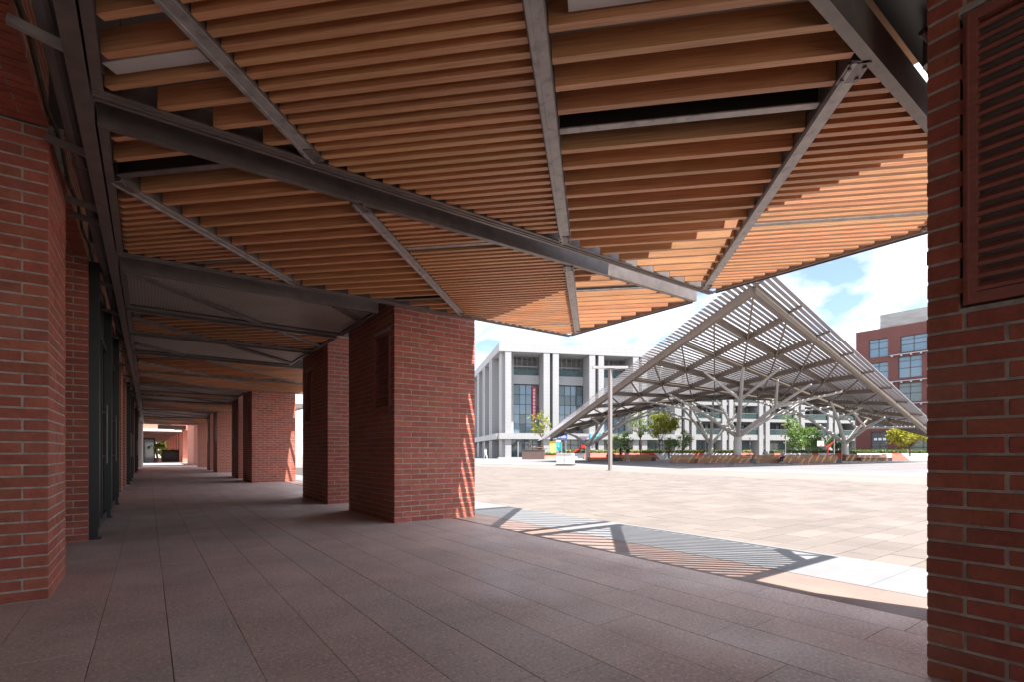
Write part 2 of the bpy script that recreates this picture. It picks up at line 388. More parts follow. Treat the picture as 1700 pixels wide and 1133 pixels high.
# arcade floor: bed + granite slabs in lanes along the arcade
fl = MB().box(-1.6, 4.345, -4, 45, -0.19, -0.014).build('arcade_floor', 'joint'); tag(fl, kind='structure')
lanes = [-1.6, -1.1, -0.62, -0.227, 0.093, 0.42, 0.75, 1.08, 1.41, 1.76, 2.10, 2.45, 2.79, 3.10, 3.43, 3.75, 4.04, 4.34]
rest = MB(); restg = MB(); restr = MB()
cand = []
for i in range(len(lanes) - 1):
    a, b = lanes[i], lanes[i + 1]
    y = -1.2 - rnd() * 0.5
    ln = 0.905
    grp = i // 2
    y = -1.6 + (grp * 0.37) % 0.9 + (0.45 if i % 2 else 0.0)
    while y < 45:
        y2 = y + ln * random.choice((1, 1, 1, 1.0))
        cand.append((a, b, y, min(y2, 45)))
        y = y2
cand.sort(key=lambda c: ((c[0] + c[1]) / 2 - 0.6) ** 2 + ((c[2] + c[3]) / 2 - 2.0) ** 2 if c[3] > 0.2 else 1e6)
for k, (a, b, y, y2) in enumerate(cand):
    J = 0.0012; J2 = 0.0022 if round(b, 3) in (-.227, .093, 1.41, 2.79) else 0.0012
    b -= (J2 - J) * 2
    lx, ly = b - a - 2 * J, y2 - y - 2 * J
    zt = (rnd() - 0.5) * 0.0012
    grey = rnd() < 0.22
    sm = 'slab_red' if a > 3.7 else ('slab_grey' if grey else 'slab')
    if k < 270:
        piece('paving_slab', cham_mesh('paving_slab', Q(lx, .001), Q(ly, .001), 0.03, sm, 0.0015), fl, ((a + b) / 2, (y + y2) / 2, -0.015 + zt))
    else:
        (restr if sm == 'slab_red' else restg if grey else rest).box(a + J, b - J, y + J, y2 - J, -0.03, zt)
tag(restr.build('paving_slabs', 'slab_red', fl), kind='stuff'); tag(rest.build('paving_slabs', 'slab', fl), kind='stuff'); tag(restg.build('paving_slabs', 'slab_grey', fl), kind='stuff')

gs = MB()
y = -3.0
while y < 45:
    gs.box(4.349, 5.42, y, y + 1.497, -0.19, 0.0); y += 1.5
tag(gs.build('granite_strip', 'strip'), kind='structure')
dr = MB().box(5.425, 5.455, -3, 60, -0.19, -0.03); tag(dr.build('drain_channel', 'drain'), kind='structure')
# plaza
pz = MB().box(5.46, 31.0, -60, 140, -0.19, -0.052).build('plaza', 'plaza_joint'); tag(pz, kind='structure')
cand = []
yy = -4.0; r = 0
while yy < 42:
    x = 5.47 - (r * 0.37) % 0.62; 
    while x < 20:
        ln = random.choice((0.45, 0.6, 0.6, 0.75))
        x2 = x + ln
        cx_, cy_ = (x + x2) / 2, yy + 0.155
        if x2 > 5.6 and cy_ > cx_ / 4.2 - 0.6 and cy_ < cx_ / 0.56 + 0.8:
            cand.append((max(x, 5.465), x2, yy, yy + 0.31))
        x = x2
    yy += 0.31; r += 1
cand.sort(key=lambda c: (c[0] * .5857 + c[2] * .8106))
rest = MB()
for k, (a, b, y, y2) in enumerate(cand):
    J = 0.004; zt = (rnd() - .5) * 0.002
    if k < 290: piece('paving_slab', cham_mesh('plaza_slab', Q(b - a - 2 * J), y2 - y - 2 * J, 0.04, 'plaza', 0.002), pz, ((a + b) / 2, (y + y2) / 2, -0.045 + zt))
    else: rest.box(a + J, b - J, y + J, y2 - J, -0.07, -0.025 + zt)
tag(rest.build('paving_slabs', 'plaza', pz), kind='stuff')
pf = MB().box(20.05, 30.2, -60, 140, -0.05, -0.026)
pf.box(5.47, 20.04, 36, 140, -0.05, -0.0262)
tag(pf.build('plaza_far_paving', 'plaza_far'), kind='structure')
pg = MB()
pg.box(26.4, 30.18, -60, 60, -0.03, -0.0222)
tag(pg.build('pale_paving', 'plaza_pale'), kind='structure')
cg = MB().box(30.2, 600, -200, 400, -0.19, -0.0265); tag(cg.build('court_paving', 'plaza_pale'), kind='structure')
cg = MB().box(30.55, 58, -40, 50, -0.03, -0.0225); tag(cg.build('grey_paving', 'plaza_grey'), kind='structure')
rl = MB().box(30.22, 30.52, -60, 48, -0.03, -0.0185).box(41.8, 42.1, -60, 30, -0.03, -0.0185)
rl.bar((36, 6, -0.022), (60, 16.5, -0.022), .3, .008); rl.bar((44, -6, -0.022), (52, 30, -0.0215), .3, .008)
tag(rl.build('paving_lines', 'red_line'), kind='structure')

for (p_, q_, lb_) in (((22.5, 35.5), (24.6, 34.2), 'thin dark drain grate in the plaza left of the white cabinet'), ((24.9, 33.0), (27.6, 31.2), 'thin dark drain grate reaching towards the white cabinet')):
    o = MB().bar((*p_, -.022), (*q_, -.022), .22, .012).build('drain_grate', 'dark_metal'); tag(o, lb_, 'drain', 'drain grates in the plaza')

# ------------------------------------------------------------------ brick piers
BL, BM, CH, BH = 0.2535, 0.012, 0.0764, 0.0645
HB = 0.123
def rowpieces(s0, s1, own0, own1, cut):
    """brick extents along one course, with a hole for the louvre"""
    out = []; s = s0; first = True
    while s < s1 - 0.02:
        e = s + BL
        if s1 - e < 0.07: e = s1
        out.append([s, e, first and own0, e == s1 and own1]); s = e + BM; first = False
    if cut:
        o2 = []
        for a, b, f0, f1 in out:
            if b <= cut[0] or a >= cut[1]: o2.append([a, b, f0, f1]); continue
            if a < cut[0] - 0.03: o2.append([a, cut[0], f0, False])
            if b > cut[1] + 0.03: o2.append([cut[1], b, False, f1])
        out = o2
    return out
def brick_pier(label, xc, yc, sx, sy, wx, wy, h, louv=None, indiv=300, firstA=True, order=None, thick=0.035, faceA=True, faceB=True, group='red brick piers of the arcade', sub=0):
    x0, x1 = sorted((xc, xc + sx * wx)); y0, y1 = sorted((yc, yc + sy * wy))
    t = thing('brick_pier', label, 'pier', ((x0 + x1) / 2, (y0 + y1) / 2, 0), 0, group)
    R = 0.003
    co = MB()
    if louv:
        la, lb2 = sorted((yc + sy * louv[0], yc + sy * louv[1]))
        if sx > 0: xa, xb, xm0, xm1 = x0 + R, x0 + .06, x0 + .06, x1 - R
        else: xa, xb, xm0, xm1 = x1 - .06, x1 - R, x0 + R, x1 - .06
        co.box(xm0, xm1, y0 + R, y1 - R, -0.01, h)
        co.box(xa, xb, y0 + R, la, -0.01, h); co.box(xa, xb, lb2, y1 - R, -0.01, h)
        co.box(xa, xb, la, lb2, -0.01, louv[2]); co.box(xa, xb, la, lb2, louv[3], h)
    else: co.box(x0 + R, x1 - R, y0 + R, y1 - R, -0.01, h)
    co.build('core', 'mortar', t)
    items = []
    for r in range(int(h / CH)):
        z = r * CH + 0.006 + BH / 2; p = r % 2
        if faceA:   # along X at y=yc, outward -sy
            for a, b, f0, f1 in rowpieces(0 if (p == 0 or not faceB) else HB + BM, wx, p == 0 and faceB, False, None):
                d = HB if f0 else thick
                jut = (rnd() - .5) * 0.003
                items.append((0, r, xc + sx * (a + b) / 2, yc + sy * d / 2 - sy * jut, z, b - a, d, 'x'))
        if faceB:
            cut = None
            if louv and louv[2] < z + BH / 2 and louv[3] > z - BH / 2: cut = louv[:2]
            for a, b, f0, f1 in rowpieces(0 if (p == 1 or not faceA) else HB + BM, wy, p == 1 and faceA, False, cut):
                d = HB if f0 else thick
                jut = (rnd() - .5) * 0.003
                items.append((1, r, xc + sx * d / 2 - sx * jut, yc + sy * (a + b) / 2, z, b - a, d, 'y'))
    if order: items.sort(key=order)
    else: items.sort(key=lambda i: (i[0] != (0 if firstA else 1), i[1]))
    rest = MB()
    for k, (f, r, x, y, z, ln, d, ax) in enumerate(items):
        lx, ly = (ln, d) if ax == 'x' else (d, ln)
        if k < indiv:
            piece('brick', cham_mesh('brick', Q(lx), Q(ly), BH, 'brick'), t, (x, y, z))
        else:
            rest.box(x - lx / 2, x + lx / 2, y - ly / 2, y + ly / 2, z - BH / 2, z + BH / 2)
    if rest.v: tag(rest.build('brick_courses', 'brick', t), kind='stuff')
    if louv:
        a, b, z0, z1 = louv
        ya, yb = sorted((yc + sy * a, yc + sy * b)); ya += 0.012; yb -= 0.012; z0 += 0.012; z1 -= 0.012
        X = xc                       # outward -sx
        fr = MB()
        def bx(u0, u1, v0, v1, dep0, dep1, mb): 
            xa, xb = sorted((X + sx * dep0, X + sx * dep1)); mb.box(xa, xb, u0, u1, v0, v1)
        FW = 0.045
        bx(ya, ya + FW, z0, z1, -0.006, 0.05, fr); bx(yb - FW, yb, z0, z1, -0.006, 0.05, fr)
        bx(ya + FW, yb - FW, z1 - FW, z1, -0.006, 0.05, fr); bx(ya + FW, yb - FW, z0, z0 + FW, -0.006, 0.05, fr)
        bx(ya + .012, ya + .02, z0 + .012, z1 - .012, -0.011, -0.006, fr); bx(yb - .02, yb - .012, z0 + .012, z1 - .012, -0.011, -0.006, fr)
        lo = fr.build('louvre_vent', 'louvre', t)
        bk = MB(); bx(ya + FW, yb - FW, z0 + FW, z1 - FW, 0.05, 0.055, bk); bk.build('backing', 'void', lo)
        n = int((z1 - z0 - 2 * FW) / 0.052)
        prof = MB(); L = yb - ya - 2 * FW
        # sloping blade with a lip
        pts = [(-0.004, 0.0), (-0.004, 0.016), (0.004, 0.022), (0.030, 0.046), (0.030, 0.038), (0.004, 0.012), (0.004, 0.0)]
        pts = [(px * sx, pz) for px, pz in pts]
        vsx = [(px, -L / 2, pz) for px, pz in pts] + [(px, L / 2, pz) for px, pz in pts]
        K = len(pts)
        prof.add(vsx, [tuple(range(K)), tuple(range(2 * K - 1, K - 1, -1))] + [(i, (i + 1) % K, K + (i + 1) % K, K + i) for i in range(K)])
        me = prof.mesh('slat', 'louvre')
        for k in range(n):
            piece('slat', me, lo, (X - sx * 0.002, (ya + yb) / 2, z0 + FW + 0.004 + k * (z1 - z0 - 2 * FW) / n))
    return t

XP_, XO = 2.82, 4.15
# pier beside the camera: corridor face and far end seen
brick_pier('red brick pier with a louvred vent, closest to the camera at the picture\'s right edge', XP_, 0.738, 1, -1, 1.33, 1.94, 3.52,
           louv=(0.112, 0.76, 1.62, 2.88), order=lambda i: (i[4] > 3.4, i[3] < 0.1 if i[0] else True, -i[3]), indiv=300)
brick_pier('free-standing red brick pier with sun stripes, under the far corner of the slatted bays', XP_, 6.74, 1, 1, 1.33, 2.0, 3.3,
           louv=(0.15, 0.78, 1.6, 2.78), order=lambda i: (i[0], i[1]), indiv=300)
brick_pier('dark red brick pier half hidden behind the sun-striped pier', XP_, 10.0, 1, 1, 1.33, 1.95, 3.3,
           louv=(1.15, 1.78, 1.6, 2.78), indiv=200)
brick_pier('red brick pier with sun stripes further along the arcade, third from the camera', XP_ - .03, 18.6, 1, 1, 1.36, 1.95, 3.3, louv=(0.15, 0.78, 1.6, 2.78), indiv=0)
brick_pier('narrow-looking red brick pier just beyond the third pier', XP_, 21.9, 1, 1, 1.33, 1.95, 3.3, louv=(1.15, 1.78, 1.6, 2.78), indiv=0)
def plain_pier(label, x0, x1, y0, y1, h=3.3, louv=None):
    t = thing('brick_pier', label, 'pier', ((x0 + x1) / 2, (y0 + y1) / 2, 0), 0, 'red brick piers of the arcade')
    MB().box(x0, x1, y0, y1, -0.01, h).build('wall', 'brick_far', t)
    if louv:
        lo = MB().box(x0 - .012, x0, y0 + louv[0], y0 + louv[1], 1.6, 2.78).build('louvre_vent', 'louvre', t)
    return t
plain_pier('fifth brick pier down the arcade, brick face towards the camera', XP_, XO, 29.3, 31.2, louv=(.15, .78))
plain_pier('sixth brick pier down the arcade, just behind the fifth', XP_, XO, 32.8, 34.7, louv=(1.1, 1.7))
plain_pier('seventh brick pier, last one before the sunlit gap', XP_, XO, 40.2, 42.1)
# left row
brick_pier('red brick pier close to the camera at the picture\'s left edge', -0.55, 4.63, -1, 1, 0.95, 0.87, 3.21, order=lambda i: (i[0] == 0 and i[2] < -0.95, i[0], i[1]), indiv=300, group='brick piers of the shop wall')
brick_pier('brick pier next to the black steel post, beyond the left-edge pier', -0.55, 7.44, -1, 1, 0.95, 0.8, 3.21, order=lambda i: (i[0], i[1]), indiv=160, group='brick piers of the shop wall')
for y, lb in ((13.25, 'brick pier of the shop wall behind the first pair of black posts'), (16.0, 'slim brick pier of the shop wall, fourth from the camera'), (18.9, 'slim brick pier of the shop wall, fifth from the camera'),
              (27.4, 'distant brick pier of the shop wall, third from its far end'), (30.2, 'distant brick pier of the shop wall, second from its far end'), (38.8, 'distant brick pier of the shop wall, last before the white column')):
    t = thing('brick_pier', lb, 'pier', (-1.0, y, 0), 0, 'brick piers of the shop wall')
    MB().box(-1.5, -0.55, y, y + 0.87, -0.01, 3.21).build('wall', 'brick_far', t)

# brick lintels over the openings of the shop wall (soffit bricks run across)
def lintel(label, y0, y1, bricks=True):
    t = thing('brick_lintel', label, 'lintel', (-1.0, (y0 + y1) / 2, 3.21), 0, 'brick lintels of the shop wall')
    MB().box(-1.5, -0.56, y0, y1, 3.222, 3.655).build('core', 'mortar', t)
    MB().box(-0.559, -0.55, y0, y1, 3.216, 3.655).build('brick_face', 'brick_far', t)
    if bricks:
        y = y0 + 0.004; r = 0
        while y < y1 - 0.06:
            x = -0.552 - (0.0 if r % 2 == 0 else 0.0)
            first = True
            while x > -1.45:
                ln = HB if (first and r % 2) else BL
                piece('brick', cham_mesh('brick', Q(ln), BH, 0.02, 'brick'), t, (x - ln / 2 - .004, y + BH / 2, 3.221))
                x -= ln + BM; first = False
            y += CH; r += 1
    return t
lintel('brick lintel overhead at the top left, running to the left-edge pier', 2.4, 4.63)
lintel('brick lintel between the two left-hand brick piers', 5.5, 7.44)
for a, b in ((8.24, 13.25), (14.12, 16.0), (16.87, 18.9), (19.77, 27.4), (28.27, 30.2), (31.07, 38.8), (39.67, 44)):
    lintel('plain dark lintel over the shop openings along the arcade', a, b, False)

# ------------------------------------------------------------------ building mass over the arcade and shop wall behind
ab = thing('arcade_building', 'upper storeys of the brick building above the arcade, seen only as dark soffit', 'building', (1.3, 16, 3.66))
MB().box(-9, 4.25, -7, 44.2, 3.67, 14.0).build('wall', 'brick_far', ab)
MB().box(-1.5, 4.24, -6.9, 44.1, 3.655, 3.668).build('soffit', 'soffit', ab)
MB().box(-9, -1.52, -7, 44.2, -0.1, 3.66).build('shop_wall', 'void', ab)
MB().box(1.2, 4.24, 0.45, 0.965, 3.22, 3.653).build('dark_gap_filler', 'steel_black', ab)  # added black box: covers the lit soffit so the gap reads as deep shade

def shopfront(label, y0, y1, posts):
    t = thing('shopfront', label, 'shopfront', (-0.52, (y0 + y1) / 2, 0), 0, 'black steel shopfronts')
    for y in posts:
        b = MB().box(-0.57, -0.455, y, y + 0.10, 0.14, 3.20); b.box(-0.57, -0.47, y + .01, y + .09, 0.0, 0.14)
        po = b.build('post', 'steel_black', t)
        MB().box(-0.585, -0.445, y - .012, y + .112, 0.0, 0.014).build('foot_plate', 'steel_black', po)
    for a, b in zip(posts[:-1], posts[1:]):
        MB().box(-0.548, -0.540, a + .10, b, 0.12, 2.52).build('pane', 'shop_glass', t)
        MB().box(-0.56, -0.51, a + .10, b, 2.52, 2.60).box(-0.56, -0.51, a + .10, b, 0.02, 0.12).build('rail', 'steel_black', t)
        MB().box(-0.548, -0.540, a + .10, b, 2.60, 3.20).build('transom_panel', 'steel_black', t)
        mid = (a + b) / 2 + .05
        d = MB().box(-0.565, -0.50, mid - .03, mid + .03, 0.12, 2.52).build('mullion', 'steel_black', t)
        MB().tube((-0.46, mid + .09, .85), (-0.46, mid + .09, 1.65), .014).tube((-0.52, mid + .09, .95), (-0.46, mid + .09, .95), .009).tube((-0.52, mid + .09, 1.55), (-0.46, mid + .09, 1.55), .009).build('door_pull', 'pipe', d)
    return t
shopfront('black steel shopfront with its tall post beside the second left brick pier', 7.5, 13.2, (7.50, 9.86, 12.3))
shopfront('black steel shopfront further down the left side of the arcade', 19.8, 27.3, (19.8, 22.2, 24.8))
shopfront('black steel shopfront at the far left end of the arcade', 31.1, 38.7, (31.1, 33.6, 36.2))

# ------------------------------------------------------------------ canopy bays: steel frame at z=3.0, timber slats on the diagonal
ZF = 3.0
XL, XR, XM = -0.25, 5.72, 2.66
CL = [4.18 - 2.275 * k for k in range(0, 24)]     # diagonal rib lines X - Y = c
SL = [4.5 + 2.24 * k for k in range(-1, 22)]      # cross rib lines X + Y = s
R2 = math.sqrt(2)
def crange(s, x0, x1, y0, y1):
    return max(2 * x0 - s, s - 2 * y1), min(2 * x1 - s, s - 2 * y0)
def clip_c(c, x0, x1, y0, y1):      # portion of the line X-Y=c inside the rectangle
    a = max(x0, y0 + c); b = min(x1, y1 + c)
    return (a, b) if b - a > 0.08 else None
def canopy_bay(label, y0, y1, x0, x1, kind='wood', indiv=True, group='slatted canopy bays', lowz=0.0):
    nm = 'slatted_canopy' if kind == 'wood' else 'mesh_canopy'
    t = thing(nm, label, 'canopy', ((x0 + x1) / 2, (y0 + y1) / 2, ZF), 0, group)
    # near channel: web seen from the camera, narrow lip under it
    b = MB().box(x0, x1, y0, y0 + .010, ZF, ZF + .20).box(x0, x1, y0 + .010, y0 + .055, ZF, ZF + .010).box(x0, x1, y0 + .010, y0 + .055, ZF + .19, ZF + .20)
    b.build('near_channel', 'steel', t)
    b = MB().box(x0, x1, y1 - .11, y1 - .010, ZF, ZF + .010).box(x0, x1, y1 - .010, y1, ZF, ZF + .16)
    b.box(x0, x1, y1 - .075, y1 - .060, ZF - .008, ZF - .0005); b.box(x0, x1, y1 - .04, y1 - .028, ZF - .006, ZF - .0005)
    b.build('far_channel', 'steel', t)
    ya, yb = y0 + .058, y1 - .113
    b = MB().box(x1 - .055, x1 - .008, ya, yb, ZF, ZF + .010).box(x1 - .008, x1, ya, yb, ZF - .012, ZF + .16)
    b.build('outer_channel', 'steel', t)
    b = MB().box(x0, x0 + .05, ya, yb, ZF, ZF + .010).box(x0, x0 + .008, ya, yb, ZF + .011, ZF + .15)
    b.build('inner_channel', 'steel', t)
    xa, xb = x0 + .052, x1 - .058
    ribs = []
    for c in CL:
        q = clip_c(c, xa, xb, ya, yb)
        if not q: continue
        ribs.append(c)
        p = Vector((q[0], q[0] - c, ZF)); e = Vector((q[1], q[1] - c, ZF))
        b = MB().bar(p, e, .085, .008, off=.004).bar(p + Vector((-.02, .02, 0)), e + Vector((-.02, .02, 0)), .022, .010, off=-.0055)
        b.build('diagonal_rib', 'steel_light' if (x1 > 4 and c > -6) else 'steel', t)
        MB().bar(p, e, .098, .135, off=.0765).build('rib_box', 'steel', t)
        if indiv and kind == 'wood' and x1 > 4:
            for a_, sg in ((p, 1), (e, -1)):
                d_ = (e - p).normalized() * sg; gp = MB(); gp.bar(a_ + d_ * .01, a_ + d_ * .15, .11, .006, off=-.0035)
                for o1 in (.04, .12):
                    for o2 in (-.036, .036):
                        c_ = a_ + d_ * o1 + Vector((d_.y, -d_.x, 0)) * o2
                        gp.tube((c_.x, c_.y, ZF - .016), (c_.x, c_.y, ZF - .006), .010, n=6)
                gp.build('gusset_plate', 'steel', t)
    lim = sorted([-200] + ribs + [200])
    rest = MB(); used = []
    if kind == 'wood':
        for s in SL:
            for ca, cb in zip(lim[:-1], lim[1:]):
                kk = round((4.18 - (cb if cb < 150 else ca + 2.275)) / 2.275)
                if (round((s - 4.5) / 2.24) + kk) % 2 == 0: continue
                lo, hi = crange(s, xa + .02, xb - .02, ya + .02, yb - .02)
                lo = max(lo, ca + .075); hi = min(hi, cb - .075)
                if hi - lo > .25:
                    p = ((s + lo) / 2, (s - lo) / 2, ZF + .10); e = ((s + hi) / 2, (s - hi) / 2, ZF + .10)
                    b = MB().bar(p, e, .010, .13).bar(p, e, .052, .008, off=-.0692, mi=1)
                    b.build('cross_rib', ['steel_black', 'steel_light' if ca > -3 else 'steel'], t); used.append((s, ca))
        for ca, cb in zip(lim[:-1], lim[1:]):
            mid = (max(ca, -60) + min(cb, 60)) / 2
            # strip number from its right-hand rib line
            right = cb if cb < 150 else (ca + 2.275)
            k = round((4.18 - right) / 2.275)
            if right > 4.3:
                ds = 0.42
            else: ds = 2.24 / 17 if k % 2 == 0 else 2.24 / 8
            s = SL[0] - 2.24
            n = 0
            while s < SL[-1]:
                s += ds
                if any(q[1] == ca and abs(s - q[0]) < .05 for q in used): continue
                hw = 0.03
                lo1, hi1 = crange(s - hw, xa + .004, xb - .004, ya - .02, yb + .03); lo2, hi2 = crange(s + hw, xa + .004, xb - .004, ya - .02, yb + .03)
                lo = max(lo1, lo2, ca + .074 + (rnd() * .006)); hi = min(hi1, hi2, cb - .074)
                if hi - lo < 0.16: continue
                L = (hi - lo) / R2; cm = (lo + hi) / 2
                loc = ((s + cm) / 2, (s - cm) / 2, ZF + .014 + .06 + (rnd() - .5) * .002)
                if indiv: piece('slat', unit('wood'), t, loc, -PI / 4, (L, .042, .12))
                else:
                    p = Vector(loc); d = Vector((1, -1, 0)).normalized() * (L / 2); rest.bar(p - d, p + d, .04, .12)
        if rest.v: tag(rest.build('slats', 'wood', t), kind='stuff')
    else:
        MB().box(xa, xb, ya, yb, ZF + .03, ZF + .032).build('expanded_mesh', 'mesh', t)
        s0 = (x0 + x1) / 2 + (y0 + y1) / 2
        for s in SL:
            lo, hi = crange(s, xa, xb, ya, yb)
            if hi - lo > .3:
                MB().bar(((s + lo) / 2, (s - lo) / 2, ZF + .07), ((s + hi) / 2, (s - hi) / 2, ZF + .07), .05, .06).build('cross_rib', 'steel', t)
    return t
canopy_bay('timber slat canopy bay overhead, in front of the first cross beam', 0.98, 3.70, XL, XR)
canopy_bay('timber slat canopy bay between the two big cross beams, ending at the sun-striped pier', 3.94, 6.46, XL, 5.84)
canopy_bay('dark expanded mesh canopy bay beside the sun-striped pier', 6.93, 8.70, XL, XM, 'mesh', group='mesh canopy bays')
canopy_bay('narrow timber slat bay between two mesh bays', 8.88, 10.45, XL, XM, indiv=True)
canopy_bay('second mesh canopy bay down the arcade, beside the dark half-hidden pier', 10.65, 12.45, XL, XM, 'mesh', group='mesh canopy bays')
canopy_bay('wide timber slat bay just past the second mesh bay', 12.7, 15.4, XL, XR, indiv=False)
canopy_bay('wide timber slat bay ending at the third pier', 15.62, 18.25, XL, XR, indiv=False)
canopy_bay('third mesh canopy bay, beside the third pier', 18.6, 20.4, XL, XM, 'mesh', group='mesh canopy bays')
canopy_bay('narrow timber slat bay past the third pier', 20.55, 21.8, XL, XM, indiv=False)
canopy_bay('fourth mesh canopy bay down the arcade', 21.95, 23.8, XL, XM, 'mesh', group='mesh canopy bays')
canopy_bay('distant wide timber slat bay ending at the fifth pier', 24.0, 28.9, XL, XR, indiv=False)
canopy_bay('distant mesh canopy bay at the fifth and sixth piers', 29.2, 34.8, XL, XM, 'mesh', group='mesh canopy bays')
canopy_bay('last timber slat bay before the sunlit gap', 35.0, 43.6, XL, XR, indiv=False)

# edge beam along the shop wall, with wall brackets
eb = thing('edge_beam', 'long dark steel beam along the shop wall at the canopy\'s inner edge', 'beam', (-0.36, 20, 3.0))
MB().box(-0.340, -0.262, -1.0, 44, 2.985, 2.997).box(-0.340, -0.332, -1.0, 44, 2.998, 3.14).box(-0.270, -0.262, -1.0, 44, 2.998, 3.14).build('channel', 'steel', eb)
for y in (3.38, 4.5, 5.47, 5.80, 7.9, 9.4, 11.3, 13.0, 15.0, 17.2, 19.5, 22.0, 25.0, 28.5, 32.0, 36.0):
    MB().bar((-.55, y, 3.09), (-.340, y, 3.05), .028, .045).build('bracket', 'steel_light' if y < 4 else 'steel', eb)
dp = MB()
dp.tube((-0.405, -1, 3.155), (-0.405, 43, 3.155), .046, n=14)
for k in range(16): dp.tube((-0.405, 2.2 + 2.7 * k, 3.155), (-0.405, 2.28 + 2.7 * k, 3.155), .053, n=14)
o = dp.build('drain_pipe', 'pipe', smooth=False); tag(o, 'grey round pipe running above the shop wall beside the edge beam', 'pipe')
cb = MB()
pts = [(-0.535, 2.4 + .35 * k, 3.30 + .05 * math.sin(k * 1.9)) for k in range(34)]
for a, b in zip(pts[:-1], pts[1:]): cb.tube(a, b, .013, n=6, cap=False)
o = cb.build('cable_bundle', 'bark'); tag(o, 'loose brown cables clipped to the lintel above the left piers', 'cable')
# vertical pipe and dark gusset beyond the end beam
o = MB().tube((3.35, 0.86, 3.05), (3.35, 0.86, 3.215), .035, n=10).tube((3.2, .86, 3.15), (3.6, .86, 3.2), .014, n=8).build('downpipe', 'steel'); tag(o, 'dark vertical pipe above the end beam near the right pier', 'pipe')
# white linear fittings above the slats
for s_, ca, cb_, lb in ((3.265, -3.60, -2.80, 'white ceiling strip light between the slats near the left edge beam'), (3.265, -.16, 1.0, 'white ceiling strip light at the very top centre')):
    p, q = ((s_ + ca) / 2, (s_ - ca) / 2), ((s_ + cb_) / 2, (s_ - cb_) / 2)
    t = thing('strip_light', lb, 'light', ((p[0] + q[0]) / 2, (p[1] + q[1]) / 2, 3.1), 0, 'white strip lights behind the slats')
    MB().bar((*p, 3.075), (*q, 3.075), .085, .05).build('housing', 'white_paint', t)
    MB().tube((p[0] + .05, p[1] - .05, 3.101), (p[0] + .05, p[1] - .05, 3.655), .006, n=6).tube((q[0] - .05, q[1] + .05, 3.101), (q[0] - .05, q[1] + .05, 3.655), .006, n=6).build('hanger', 'steel', t)

# ------------------------------------------------------------------ far end of the arcade
t = thing('white_column', 'slim white round column at the far left corner of the arcade', 'column', (-0.42, 43.6, 0))
MB().tube((-.42, 43.6, 0), (-.42, 43.6, 3.3), .14, n=16).build('shaft', 'white_paint', t, smooth=False); MB().box(-.62, -.22, 43.4, 43.8, 3.3, 3.66).build('capital', 'white_paint', t)
sb = thing('hanging_sign', 'pale hanging sign panel with green edges at the far end of the arcade', 'sign', (1.3, 43.9, 2.6))
MB().box(0.55, 2.25, 43.88, 43.93, 2.68, 2.98).build('panel', 'pot', sb); MB().box(0.6, 1.35, 43.87, 43.94, 2.99, 3.06).box(1.5, 2.2, 43.87, 43.94, 2.61, 2.67).build('green_edge', 'green_sign', sb)
# court beyond, sunlit wall and the second arcade
o = MB().box(-6, 12, 45.2, 57, -0.19, -0.005).build('far_court_floor', 'plaza_pale'); tag(o, kind='structure')
o = MB().box(-6, 6, 57.02, 120, -0.19, -0.004).build('far_arcade_floor', 'slab'); tag(o, kind='structure')
ws = thing('brick_wall', 'sunlit pink brick wall beyond the seventh pier', 'wall', (3.5, 50, 0)); MB().box(2.95, 4.3, 47.2, 55.5, 0, 4.6).build('wall', 'brick_far', ws)
fb = thing('far_arcade', 'second brick arcade beyond the sunlit gap, small at the corridor\'s end', 'building', (1, 85, 0))
MB().box(-6, 4.6, 57.5, 118, 3.15, 9).build('upper_wall', 'brick_far', fb)
MB().box(-6, -.6, 57.5, 118, 0, 3.14).build('shop_wall', 'void', fb)
MB().box(-.55, 2.6, 57.3, 57.48, 3.0, 3.2).build('fascia', 'white_paint', fb)
for k in range(9):
    y = 58.5 + 6.6 * k; MB().box(2.72, 4.1, y, y + 1.8, 0, 3.14).build('pier', 'brick_far', fb)
    MB().box(-.5, 2.6, y + 2.5, y + 2.7, 3.02, 3.14).build('ceiling_beam', 'steel_light', fb)
gd = thing('glass_door', 'glass display door standing open at the far end of the arcade', 'door', (-.2, 62, 0)); MB().box(-.3, .45, 62, 62.06, .1, 2.3).build('pane', 'window_blue', gd)
MB().box(-.42, -.3, 61.98, 62.08, 0, 2.45).box(.45, .57, 61.98, 62.08, 0, 2.45).box(-.3, .45, 61.98, 62.08, 2.3, 2.45).box(-.3, .45, 61.98, 62.08, 0, .1).build('frame', 'steel_black', gd)
pl = thing('planter_box', 'long black planter across the far corridor', 'planter', (2.0, 66, 0)); MB().box(1.15, 2.9, 65.6, 66.2, 0, 0.95).box(1.1, 2.95, 65.55, 66.25, .95, 1.02).build('box', 'steel_black', pl)

